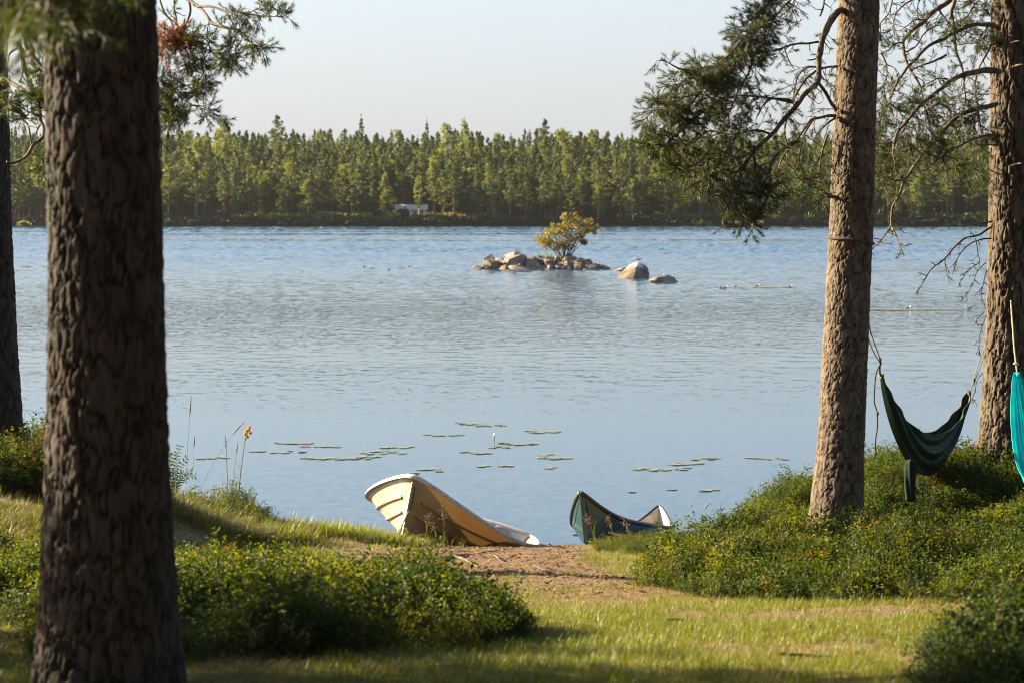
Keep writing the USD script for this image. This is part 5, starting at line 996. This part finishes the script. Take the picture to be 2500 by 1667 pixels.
e0, e1 = at(2152, 922, 19.3), at(2366, 962, 20.9)
hv, hf, hc = folded_hammock(e0, e1, .90, .40, 1.0)
hm = Thing('hammock', 'dark green hammock slung between the two right trunks', 'hammock', e0)
hm.part('cloth', (hv, hf), M['ham_green'], True)
n1 = 90 * 70
edge = hv[:n1].reshape(90, 70, 3)[:, 0] ; hm.part('hem', tube(edge, .008, 6), M['ham_olive'], True)
edge = hv[:n1].reshape(90, 70, 3)[:, -1]; hm.part('hem', tube(edge, .008, 6), M['ham_green'], True)
for e, dd in ((e0, 1), (e1, -1)):
    v, f = boulder((0, 0, 0), (.035, .035, .04), 3, .1, 2); hm.part('gathered_end', (v + e + [0, 0, .01], f), M['ham_olive'], True)
tr0 = at(2118, 785, Y3 + .1)
k0 = at(2149, 884, 19.2)
for dx in (-.012, .012): hm.part('strap', tube(smooth_path([at(2116, 770, Y3 + .2), tr0 + [dx, 0, 0], k0 + [dx * .4, 0, 0]], .05), .006, 6), M['rope'], True)
hm.part('loop', tube(smooth_path([k0, k0 * .5 + e0 * .5 + [-.012, 0, 0], e0], .03), .010, 6), M['rope_dark'], True)
v, f = boulder(k0, (.022, .022, .045), 5, .2, 2); hm.part('knot', (v, f), M['rope_dark'], True)
dg = pts_px([(2147, 892), (2138, 915), (2134, 978), (2142, 1010), (2142, 1040), (2137, 1080), (2137, 1105), (2130, 1122)], 19.2, 19.15)
hm.part('rope_tail', tube(smooth_path(dg, .03), .007, 6), M['rope_dark'], True)
for q in (3, 6): v, f = boulder(dg[q], (.018, .018, .024), 5 + q, .2, 2); hm.part('knot', (v, f), M['rope_dark'], True)
k1 = at(2378, 930, 21.0)
for dx in (-.014, .014): hm.part('strap', tube(smooth_path([at(2412, 840, Y4 + .05), at(2402, 862, 21.3) + [dx, 0, 0], k1 + [dx * .5, 0, 0]], .05), .005, 6), M['rope'], True)
hm.part('loop', tube(smooth_path([k1, e1], .03), .007, 6), M['rope'], True)
v, f = boulder(k1, (.02, .02, .03), 8, .2, 2); hm.part('knot', (v, f), M['rope_dark'], True)
sk = at(2224, 1135, 19.75); s_n = 24; zz = np.linspace(.06, -.36, s_n); rr = .052 * (1 + .25 * np.sin(np.linspace(0, 5, s_n)) * .4); rr[0] *= .5; rr[-1] *= .8
v, f = tube(np.stack([sk[0] + .01 * np.sin(zz * 9), sk[1] + 0 * zz, sk[2] + zz], 1), rr, 26); ang = np.arctan2(v[:, 1] - sk[1], v[:, 0] - sk[0]); v[:, :2] = sk[:2] + (v[:, :2] - sk[:2]) * (1 + .14 * np.sin(ang * 6 + v[:, 2] * 8))[:, None]
hm.part('stuff_sack', (v, f), M['ham_dark'], True)
g0, g1 = at(2484, 914, 19.6), at(2484, 914, 19.6) + np.array([.2, -2.0, .0])
tv, tf_, tc = hammock_cloth(g0, g1, 1.08, .20, 2.3)
hm2 = Thing('hammock', 'bright turquoise hammock cut off by the right edge', 'hammock', g0)
hm2.part('cloth', (tv, tf_), M['ham_teal'], True)
hm2.part('strap', tube(smooth_path([at(2468, 735, Y4 - .3), at(2472, 790, 20.6), at(2480, 880, 19.75), g0], .05), .010, 6), M['rope'], True)
v, f = boulder(at(2482, 888, 19.7), (.035, .03, .022), 4, .2, 2); hm2.part('buckle', (v, f), M['litter'] if False else M['cream'], True)
v, f = boulder(g0, (.04, .04, .03), 3, .1, 2); hm2.part('gathered_end', (v, f), M['ham_teal'], True)

# ---------------------------------------------------------------- undergrowth
def sprig(seed, h=.28, leaves=54, ls=.029):
    """A bilberry shoot: forked stems with small oval leaves."""
    r = np.random.default_rng(seed); st, lf = MB(), MB()
    tips = []
    for k in range(5):
        a = r.uniform(0, 6.28); sp_ = r.uniform(.15, .5); hh = h * r.uniform(.6, 1.1)
        pts = np.array([[0, 0, -.03], [math.cos(a) * sp_ * .3 * h, math.sin(a) * sp_ * .3 * h, hh * .45], [math.cos(a) * sp_ * h, math.sin(a) * sp_ * h, hh]]); tips.append(smooth_path(pts, .02)); st.tube(pts, [.0022, .0016, .0008], 3)
    for k in range(leaves):
        p = tips[r.integers(len(tips))]; q = p[min(len(p) - 1, int(len(p) * (.25 + .8 * r.random() ** .7)))] + r.normal(0, .008, 3)
        a = r.uniform(0, 6.28); el = r.uniform(-.3, .8); d = np.array([math.cos(a) * math.cos(el), math.sin(a) * math.cos(el), math.sin(el)]); s = unit(np.cross(d, [0, 0, 1])) ; s = unit(s + r.normal(0, .35, 3)); n_ = np.cross(s, d)
        l = ls * r.uniform(.7, 1.3); w = l * .58
        lf.add(np.array([q, q + d * l * .5 + s * w * .5 - n_ * .12 * l * 0, q + d * l, q + d * l * .5 - s * w * .5, q + d * l * .5 - n_ * .15 * l]), np.array([[0, 1, 4], [1, 2, 4], [2, 3, 4], [3, 0, 4]]))
    return st, lf
def poly_points(poly, density, rng):
    g = shapely.Polygon(poly).buffer(0); x0, y0, x1, y1 = g.bounds; n = int((x1 - x0) * (y1 - y0) * density)
    p = np.stack([rng.uniform(x0, x1, n), rng.uniform(y0, y1, n)], 1); shapely.prepare(g)
    q = p[shapely.contains_xy(g, p[:, 0], p[:, 1])]
    dist = shapely.distance(g.exterior, shapely.points(q)) if len(q) else np.zeros(0)
    return q, dist
SPRIGS = [sprig(500 + k) for k in range(5)]
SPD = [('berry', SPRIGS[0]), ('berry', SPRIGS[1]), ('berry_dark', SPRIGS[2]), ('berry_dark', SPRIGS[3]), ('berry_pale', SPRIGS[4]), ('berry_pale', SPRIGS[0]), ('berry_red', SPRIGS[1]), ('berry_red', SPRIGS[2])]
M['stem'] = noisy('bilberry_stems', [(.06, .045, .02), (.10, .09, .03)], 30, .8)
def thicket(name, poly, density, h, label, seed, mix=(.3, .22, .16, .12, .1, .06, .02, .02), edge=.35, lump=.95, base=0.0, keep=None):
    """Bilberry scrub over poly (metres on the ground), h tall; layered so that a deep thicket is leafy all through."""
    r = np.random.default_rng(seed); q, dist = poly_points(poly, density, r)
    nz = meshkit.fbm(np.stack([q[:, 0] * 2.0, q[:, 1] * 1.5, 0 * q[:, 0] + seed], 1), 3, seed); n2 = meshkit.fbm(np.stack([q[:, 0] * 1.9, q[:, 1] * 1.4, 0 * q[:, 0] + 9 + seed], 1), 3, seed + 3)
    hh = h * np.clip(.25 + .75 * np.clip(dist / edge, 0, 1) ** .6, 0, 1) * (1 + lump * 2.6 * (nz - .5))
    k = (hh > .07) & ((r.random(len(q)) < np.clip(3.2 * nz - .55, .12, 1))); q, hh, n2, nz = q[k], hh[k], n2[k], nz[k]
    layer = r.random(len(q)) ** .75; z = ground(q[:, 0], q[:, 1]) + np.clip(hh * layer - .22, 0, None) - .01 + np.where(r.random(len(q)) < .06, .09 * r.random(len(q)), 0); sc = np.clip(.62 + .5 * r.random(len(q)), .5, 1.2) * np.clip(hh / .25, .55, 1.05)
    pos = np.stack([q[:, 0], q[:, 1], z], 1); m = np.asarray(mix, float)
    w = np.tile(m, (len(q), 1)); w[:, 4:6] *= np.clip(11 * (n2 - .47), .02, 4)[:, None] * (.5 + layer[:, None]); w[:, 6:] *= np.clip(8 * (nz - .45), .02, 4)[:, None]; w[:, 2:4] *= (1.6 - layer)[:, None]  # pale leaves favoured high, dark ones low: lit tops and shaded depths painted in
    w /= w.sum(1, keepdims=True); idx = (r.random((len(q), 1)) > np.cumsum(w, 1)).sum(1).clip(0, 7)
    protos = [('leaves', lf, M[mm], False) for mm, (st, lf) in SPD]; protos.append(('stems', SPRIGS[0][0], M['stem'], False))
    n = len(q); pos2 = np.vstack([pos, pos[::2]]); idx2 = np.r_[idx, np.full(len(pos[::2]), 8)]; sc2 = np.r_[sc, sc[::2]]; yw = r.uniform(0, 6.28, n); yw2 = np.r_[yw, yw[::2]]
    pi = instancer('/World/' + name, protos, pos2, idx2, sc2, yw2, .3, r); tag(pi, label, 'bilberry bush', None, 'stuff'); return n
def gp(u, v):
    """Ground point under pixel (u, v), by marching down the line of sight."""
    ys = np.linspace(6.5, 30, 1500); p = np.array([at(u, v, y) for y in ys[::6]]); h = ground(p[:, 0], p[:, 1]); k = np.argmax(p[:, 2] < h) if (p[:, 2] < h).any() else len(p) - 1
    return p[k, :2]
RM = [(1.05, 16.9), (1.3, 15.2), (1.8, 14.3), (2.4, 13.7), (3.2, 13.5), (4.6, 13.6), (6.2, 14), (7.5, 18), (7.5, 23.2), (6.2, 23.4), (5, 23.2), (4.2, 23), (3.5, 22.7), (3.0, 22.6), (2.65, 22.2), (2.35, 21), (1.8, 19.5), (1.25, 18.2)]
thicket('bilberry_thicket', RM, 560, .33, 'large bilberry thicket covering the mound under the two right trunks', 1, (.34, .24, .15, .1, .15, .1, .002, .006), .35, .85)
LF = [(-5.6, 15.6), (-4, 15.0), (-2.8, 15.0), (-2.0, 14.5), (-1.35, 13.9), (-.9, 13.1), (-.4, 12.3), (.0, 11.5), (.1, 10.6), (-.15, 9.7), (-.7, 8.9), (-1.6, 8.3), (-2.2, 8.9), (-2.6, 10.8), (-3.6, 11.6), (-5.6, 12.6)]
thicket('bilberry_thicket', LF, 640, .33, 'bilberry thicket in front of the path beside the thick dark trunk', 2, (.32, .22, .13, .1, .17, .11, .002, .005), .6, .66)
thicket('bilberry_thicket', [(-6.6, 18.7), (-5.2, 18.6), (-4.2, 18.9), (-3.9, 20.2), (-4.3, 22.0), (-6.6, 22.0)], 460, .42, 'low bushes at the foot of the trunk at the left edge', 3, (.25, .2, .1, .1, .2, .1, .01, .02))
thicket('bilberry_thicket', [(-4.2, 22.4), (-3.5, 22.6), (-2.9, 23.8), (-2.85, 25.2), (-3.3, 25.6), (-4.2, 25)], 420, .36, 'bushes on the edge of the left bank under the yellow flowers', 4, (.28, .2, .12, .1, .14, .08, .01, .04))
thicket('bilberry_thicket', [(1.55, 7.4), (1.75, 8.6), (2.1, 9.4), (2.6, 9.9), (3.4, 10.2), (3.6, 8), (3.2, 7), (2, 7)], 700, .24, 'blurred bushes in the bottom right corner, their shade put into dark leaves', 5, (.16, .12, .38, .34, 0, 0, 0, 0), .4)  # mostly dark leaf colours, painting the shade over this corner
thicket('bilberry_thicket', [(.95, 24.3), (.9, 23.4), (1.0, 22.2), (1.5, 21.6), (1.95, 22.6), (2.1, 24.2), (1.6, 25.4)], 300, .09, 'sparse low orange and green bushes before the canoe', 6, (.3, .25, .1, .1, .12, .08, .01, .04), .2)

def grass_proto(seed, n, h, w, spread, bend):
    r = np.random.default_rng(seed); m = MB()
    for k in range(n):
        a = r.uniform(0, 6.28); b = np.array([r.normal(0, spread), r.normal(0, spread), -.01]); m.add(*blade(b, (math.cos(a), math.sin(a)), h * r.uniform(.5, 1.15), w, bend * h * r.uniform(.3, 1.4), 3))
    return m
GS = [('blades', grass_proto(1, 12, .07, .0035, .035, .9), M['grass'], False), ('blades', grass_proto(2, 12, .075, .0035, .035, 1.1), M['grass'], False), ('blades', grass_proto(3, 12, .09, .004, .03, .7), M['grass_green'], False), ('straws', grass_proto(4, 9, .07, .003, .04, 1.6), M['straw'], False)]
def meadow(name, poly, density, label, seed, scale=(.7, 1.3), mix=(.36, .3, .14, .2), dirt=True, cat='grass'):
    r = np.random.default_rng(seed); q, dist = poly_points(poly, density, r); dd = dirt_amount(q[:, 0], q[:, 1]) if dirt else np.zeros(len(q))
    k = r.random(len(q)) > dd * .93; q = q[k]; dd = dd[k]
    w = np.tile(np.asarray(mix, float), (len(q), 1)); n2 = meshkit.fbm(np.stack([q * [1.2, 1.2], ], 0)[0][:, [0, 1, 1]] * [1, 1, 0], 3, seed); n3 = meshkit.fbm(np.stack([q[:, 0] * .9, q[:, 1] * .6, 0 * q[:, 0] + seed], 1), 3, seed + 1); w[:, 2] *= np.clip(14 * (n3 - .42), .1, 5); w[:, 3] *= np.clip(12 * (.52 - n3), .1, 3) * (1 + 3 * dd)
    w /= w.sum(1, keepdims=True); idx = (r.random((len(q), 1)) > np.cumsum(w, 1)).sum(1).clip(0, 3)
    z = ground(q[:, 0], q[:, 1]); pi = instancer('/World/' + name, GS, np.stack([q[:, 0], q[:, 1], z], 1), idx, r.uniform(*scale, len(q)), r.uniform(0, 6.28, len(q)), .12, r); tag(pi, label, cat, None, 'stuff')
meadow('lawn_grass', [(-3.4, 7.2), (3.4, 7.2), (5.4, 12), (5, 14.6), (1.6, 15.2), (1.2, 18), (.9, 19), (-1.6, 16.8), (-4, 16.4), (-5.6, 16.2), (-5.6, 11)], 620, 'short yellow green grass of the trodden path in the foreground', 11, (.45, 1.0), (.34, .28, .12, .26))
meadow('lawn_grass', [(-6.4, 16), (-2, 15.5), (-1.4, 17), (-1.5, 19), (-1.55, 21), (-1.2, 23.5), (-1.35, 25.6), (-2.8, 25.8), (-4.4, 23), (-6.4, 20)], 520, 'sunlit grass on the slope between the left bank and the rowing boat', 12, (.8, 1.6), (.34, .26, .26, .14), True)
meadow('shore_grass', [(-3.2, 23.8), (-1.2, 24.0), (-1.05, 25.6), (-2.4, 26.4), (-3.4, 25.8)], 520, 'taller grass fringing the shore left of the rowing boat', 13, (1.4, 2.8), (.3, .2, .4, .1), False)
meadow('shore_grass', [(-4.4, 20.2), (-3.2, 21), (-2.4, 23.2), (-2.8, 25.0), (-3.8, 24), (-5.6, 20.5)], 420, 'long grass hanging over the edge of the left bank', 14, (2.0, 3.8), (.3, .2, .38, .12), False)
meadow('path_edge_grass', [(.9, 19), (1.3, 17.8), (1.5, 21.5), (1.3, 23.2), (.9, 23.6), (.7, 22)], 170, 'dry grass along the right edge of the needle covered path', 15, (.5, 1.1), (.3, .2, .2, .3), False)
# needle litter, fallen leaves, sticks on the path
lt = np.random.default_rng(33); m = MB()
q, _ = poly_points([(-1.9, 14.8), (1.3, 14.8), (1.0, 18), (.9, 25.6), (-1.0, 25.6), (-1.6, 20)], 420, lt)
q2, _ = poly_points([(-1, 9), (3.4, 9), (4, 13.6), (1.2, 15), (-1, 14.5)], 45, lt); q = np.vstack([q, q2]); z = ground(q[:, 0], q[:, 1])
for (x, y), zz in zip(q, z):
    a = lt.uniform(0, 6.28); l = lt.uniform(.008, .026) if lt.random() < .93 else .04; w = l * lt.uniform(.08, .45); d = np.array([math.cos(a), math.sin(a), lt.normal(0, .25)]); s = np.array([-math.sin(a), math.cos(a), lt.normal(0, .4)]); p = np.array([x, y, zz + .012])
    m.add(np.array([p - d * l, p + s * w, p + d * l, p - s * w]), np.array([[0, 1, 2, 3]]))
single('leaf_litter', m, M['litter'], 'dry brown leaves, needles and twigs strewn over the path', 'leaf litter', kind='stuff')
def ground_line(l, lift=.012): 
    out = []
    for u, v in l: x, y = gp(u, v); out.append([x, y, float(ground(np.array(x), np.array(y))) + lift])
    return np.array(out)
for l, r0, lab in (([(1062, 1378), (1085, 1368), (1105, 1362), (1130, 1368), (1150, 1378), (1168, 1386)], .022, 'gnarled pale root arching out of the path below the rowing boat'), ([(1095, 1365), (1130, 1358), (1175, 1352), (1215, 1346)], .018, 'root running right across the path towards the canoe'), ([(1205, 1362), (1222, 1372), (1240, 1380)], .012, 'short crooked root in the middle of the path')):
    p = ground_line(l); single('root', tube(smooth_path(p, .03) , np.interp(np.linspace(0, 1, len(smooth_path(p, .03))), [0, .5, 1], [r0 * .4, r0, r0 * .35]), 8), M['limb'], lab, 'root', smooth=True)
for l, lab in (([(1165, 1412), (1180, 1414), (1195, 1416)], 'small pale stick at the lower edge of the path'), ([(1630, 1521), (1650, 1519), (1668, 1522)], 'pale flat piece of bark on the grass before the right thicket'), ([(1945, 1520), (1962, 1528), (1975, 1540)], 'short pale stick at the front foot of the right thicket'), ([(1300, 1385), (1320, 1392), (1335, 1398)], 'thin stick on the needles below the canoe bow'), ([(1900, 1606), (1960, 1610), (2030, 1614)], 'long thin twig on the shaded grass in front')):
    p = ground_line(l, .02); single('stick', tube(smooth_path(p, .02), .009, 6), M['straw'] if False else M['limb'], lab, 'stick', smooth=True)
# tall stalks and flowers
def stalk(path, y0, y1, r=.0035, head=None, mat='straw', name='grass_stalk', label='', cat='grass stalk', leaves=0, seed=0, leafmat='grass_green'):
    p = pts_px(path, y0, y1); sm = smooth_path(p, .04); th = Thing(name, label, cat, p[0]); th.part('stem', tube(sm, np.linspace(r, r * .5, len(sm)), 5), M[mat], True); rr = np.random.default_rng(seed)
    if head == 'spike':
        h = sm[int(len(sm) * .72):]; m = MB(); m.tube(h, np.interp(np.linspace(0, 1, len(h)), [0, .3, 1], [.003, .009, .003]), 6); th.part('seed_head', m, M['cap'], True)
    if head == 'panicle':
        m = MB(); h = sm[int(len(sm) * .74):]
        for k in range(34):
            b = h[rr.integers(len(h))]; e = b + rr.normal(0, .028, 3); m.tube([b, e], [.0012, .0012], 3); v, f = boulder(e, (.006, .006, .009), k, .1, 1); m.add(v, f)
        th.part('seed_head', m, M['cap'])
    if leaves:
        m = MB()
        for k in range(leaves):
            b = sm[int(len(sm) * rr.uniform(0, .55))]; a = rr.uniform(0, 6.28); m.add(*blade(b, (math.cos(a), math.sin(a)), rr.uniform(.12, .3), .006, rr.uniform(.1, .25), 5))
        th.part('leaf_blades', m, M[leafmat])
    return th, sm
th, sm = stalk([(582, 1240), (585, 1180), (592, 1120), (602, 1050)], 23.4, 23.3, .006, None, 'grass_green', 'yellow_flower', 'tall stalk with a cluster of yellow flowers on the left bank', 'flower', 12, 3)
fr = np.random.default_rng(4)
for (u, v) in ((600, 1058), (609, 1043), (602, 1051), (612, 1056), (604, 1066), (607, 1049)):
    c = at(u, v, 23.3); m = MB()
    for k in range(9):
        a = 6.283 * k / 9; d = np.array([math.cos(a), -.35, math.sin(a)]); s = np.array([-math.sin(a), 0, math.cos(a)]); m.add(np.array([c, c + d * .014 + s * .006, c + d * .027, c + d * .014 - s * .006]), np.array([[0, 1, 2, 3]]))
    fp = th.part('flower', m, M['yellow']); v_, f_ = boulder(c + [0, -.006, 0], (.009, .007, .009), k, .05, 1); th.part('disc', (v_, f_), M['litter'] if False else M['beak'], True, parent=fp)
    th.part('stem', tube([sm[-4], c], .002, 4), M['grass_green'])
SK = [([(556, 1200), (554, 1140), (550, 1060)], 23.4, 23.3, .005, 'spike', 'straw', 'pale dry stalk just left of the yellow flowers', 4), ([(570, 1190), (575, 1120), (581, 1078)], 23.4, 23.4, .003, 'spike', 'straw', 'short stalk with a brown head right beside the yellow flowers', 2), ([(500, 1170), (540, 1100), (575, 1052), (598, 1028)], 23.2, 23.4, .003, 'spike', 'straw', 'dark slanting stalk crossing left of the yellow flowers', 0), ([(455, 1180), (458, 1090), (462, 1030), (467, 965)], 22.6, 22.6, .003, 'spike', 'straw', 'thin upright stalk right of the thick dark trunk', 2), ([(470, 1170), (473, 1100), (475, 1063)], 22.6, 22.6, .002, 'spike', 'straw', 'fine short stalk beside the thin upright one', 0),
      ([(590, 1250), (610, 1225), (620, 1200), (612, 1180)], 23.6, 23.6, .003, None, 'grass_green', 'bent green blade under the yellow flowers', 3), ([(545, 1245), (580, 1237), (620, 1228)], 23.5, 23.7, .003, None, 'straw', 'straw lying out over the left bank edge', 0), ([(1035, 1330), (1042, 1290), (1050, 1255)], 25.0, 25.0, .003, 'panicle', 'straw', 'reddish grass head standing left before the rowing boat', 6), ([(1085, 1335), (1084, 1290), (1080, 1240)], 25.0, 25.0, .003, 'panicle', 'straw', 'tallest reddish grass head before the dark side of the rowing boat', 8), ([(1070, 1335), (1062, 1300), (1056, 1278)], 25, 25, .003, 'panicle', 'straw', 'short reddish grass head between the two before the rowing boat', 4),
      ([(1452, 1330), (1445, 1290), (1428, 1258)], 25, 25, .003, 'panicle', 'straw', 'reddish grass head leaning left before the canoe bow', 3), ([(1502, 1335), (1496, 1300), (1484, 1264)], 25, 25, .0025, 'panicle', 'straw', 'thin grass head before the middle of the canoe', 2), ([(1556, 1345), (1540, 1300), (1522, 1268)], 24.6, 24.6, .0035, 'panicle', 'straw', 'longest straw leaning left before the canoe', 2), ([(1450, 1335), (1452, 1300), (1450, 1270)], 25, 25, .0025, None, 'straw', 'short upright stem before the canoe bow', 1), ([(1700, 1310), (1712, 1270), (1725, 1235), (1740, 1225)], 22.8, 22.8, .0025, 'spike', 'grass_green', 'thin arching blade right of the canoe stern', 4), ([(1660, 1310), (1664, 1280), (1680, 1255)], 22.8, 22.8, .0025, None, 'grass_green', 'short blade right beside the canoe stern', 4),
      ([(40, 1090), (48, 1060), (45, 1025)], 20.5, 20.5, .004, 'spike', 'straw', 'reddish stalk in front of the trunk at the left edge', 2), ([(75, 1085), (90, 1040), (62, 1000), (60, 1040)], 20.5, 20.5, .002, None, 'straw', 'hooked dry stalk between the two left trunks', 0), ([(110, 1030), (85, 1005), (55, 1000)], 20.6, 20.6, .002, None, 'straw', 'thin dry stem lying out between the two left trunks', 0), ([(2180, 1180), (2180, 1150), (2176, 1130)], 22, 22, .003, 'spike', 'straw', 'small stalk under the dark green hammock, on its left', 1)]
for k, (path, ya, yb, r, hd, mt_, lab, lv) in enumerate(SK): stalk(path, ya, yb, r, hd, mt_, 'grass_stalk', lab, 'grass stalk', lv, 60 + k)
def tussock(u, v, y, n, h, w, bend, mat, label, seed, spread=.05):
    r = np.random.default_rng(seed); c = at(u, v, y); c[2] = float(ground(c[0], c[1])) - .01; m = MB()
    for k in range(n):
        a = r.uniform(0, 6.28); b = c + [r.normal(0, spread), r.normal(0, spread), 0]; m.add(*blade(b, (math.cos(a), math.sin(a)), h * r.uniform(.5, 1.2), w, bend * h * r.uniform(.3, 1.3), 6))
    single('grass_tussock', m, M[mat], label, 'grass tussock')
tussock(1035, 1335, 25.0, 60, .2, .006, .5, 'grass_green', 'bright green tussock before the stem of the rowing boat', 1, .06)
tussock(1082, 1340, 24.9, 50, .17, .006, .6, 'grass', 'yellowish tussock before the middle of the rowing boat', 2, .08)
tussock(1130, 1342, 24.9, 22, .14, .006, .9, 'grass', 'thin tussock before the dark underside of the rowing boat', 3, .02)
tussock(975, 1325, 24.9, 70, .12, .005, .6, 'grass', 'low tussock at the left foot of the rowing boat stem', 4, .05)
tussock(1905, 1290, 20.6, 46, .42, .009, .7, 'grass_green', 'long grass clump arching left of the sunlit leaning trunk', 5, .07)
tussock(1945, 1300, 19.8, 40, .36, .009, .7, 'grass_green', 'second long grass clump touching the sunlit leaning trunk', 6, .06)
tussock(2060, 1318, 18.05, 26, .34, .008, .5, 'grass_green', 'thin grasses growing up before the foot of the leaning trunk', 7, .05)
tussock(1800, 1300, 21.8, 40, .3, .008, .9, 'grass_green', 'wispy grass clump on the crest left of the leaning trunk', 8, .06)
tussock(1720, 1320, 22.4, 26, .3, .006, .9, 'grass_green', 'wispy grass clump on the crest right of the canoe', 9, .06)
tussock(60, 1200, 20.2, 70, .3, .007, .7, 'grass', 'long dry grass below the trunk at the left edge', 10, .11)
tussock(200, 1250, 20.2, 80, .34, .007, .7, 'grass_green', 'green tussock left beside the thick dark trunk', 11, .12)
tussock(470, 1230, 23.2, 120, .36, .007, .8, 'grass', 'pale drooping tussock on the left bank right of the thick trunk', 12, .12)
tussock(500, 1240, 22.8, 90, .3, .007, .8, 'grass_green', 'green drooping tussock on the left bank under the thin stalks', 13, .1)
# rowan sapling beside the thick trunk
rw = np.random.default_rng(3); c = at(425, 1190, 22.8); c[2] = float(ground(c[0], c[1])); rs = Thing('rowan_sapling', 'small rowan sapling with feathery leaves right of the thick dark trunk', 'sapling', c); stem, lf = MB(), MB()
for (u, v, u2, v2) in ((420, 1165, 408, 1095), (422, 1170, 440, 1085), (425, 1175, 455, 1120), (425, 1175, 470, 1150), (420, 1180, 400, 1130), (430, 1185, 475, 1160), (415, 1170, 425, 1110)):
    p = smooth_path([c, at((u + u2) / 2, (v + v2) / 2 - 8, 22.8), at(u2, v2, 22.8 + rw.uniform(-.15, .15))], .02); stem.tube(p, np.linspace(.006, .002, len(p)), 4)
    for i in range(len(p) // 3, len(p), 2):
        t = unit(p[i] - p[i - 1])
        for sd in (-1, 1):
            d = unit(np.cross(t, [0, 1, 0]) * sd + t * .5 + rw.normal(0, .15, 3)); l = rw.uniform(.04, .065); s = unit(np.cross(d, [0, 1, .4])); q = p[i]
            lf.add(np.array([q, q + d * l * .45 + s * l * .16, q + d * l, q + d * l * .45 - s * l * .16]), np.array([[0, 1, 2, 3]]))
rs.part('stem', stem, M['twig']); rs.part('leaves', lf, M['berry'], kind='stuff')
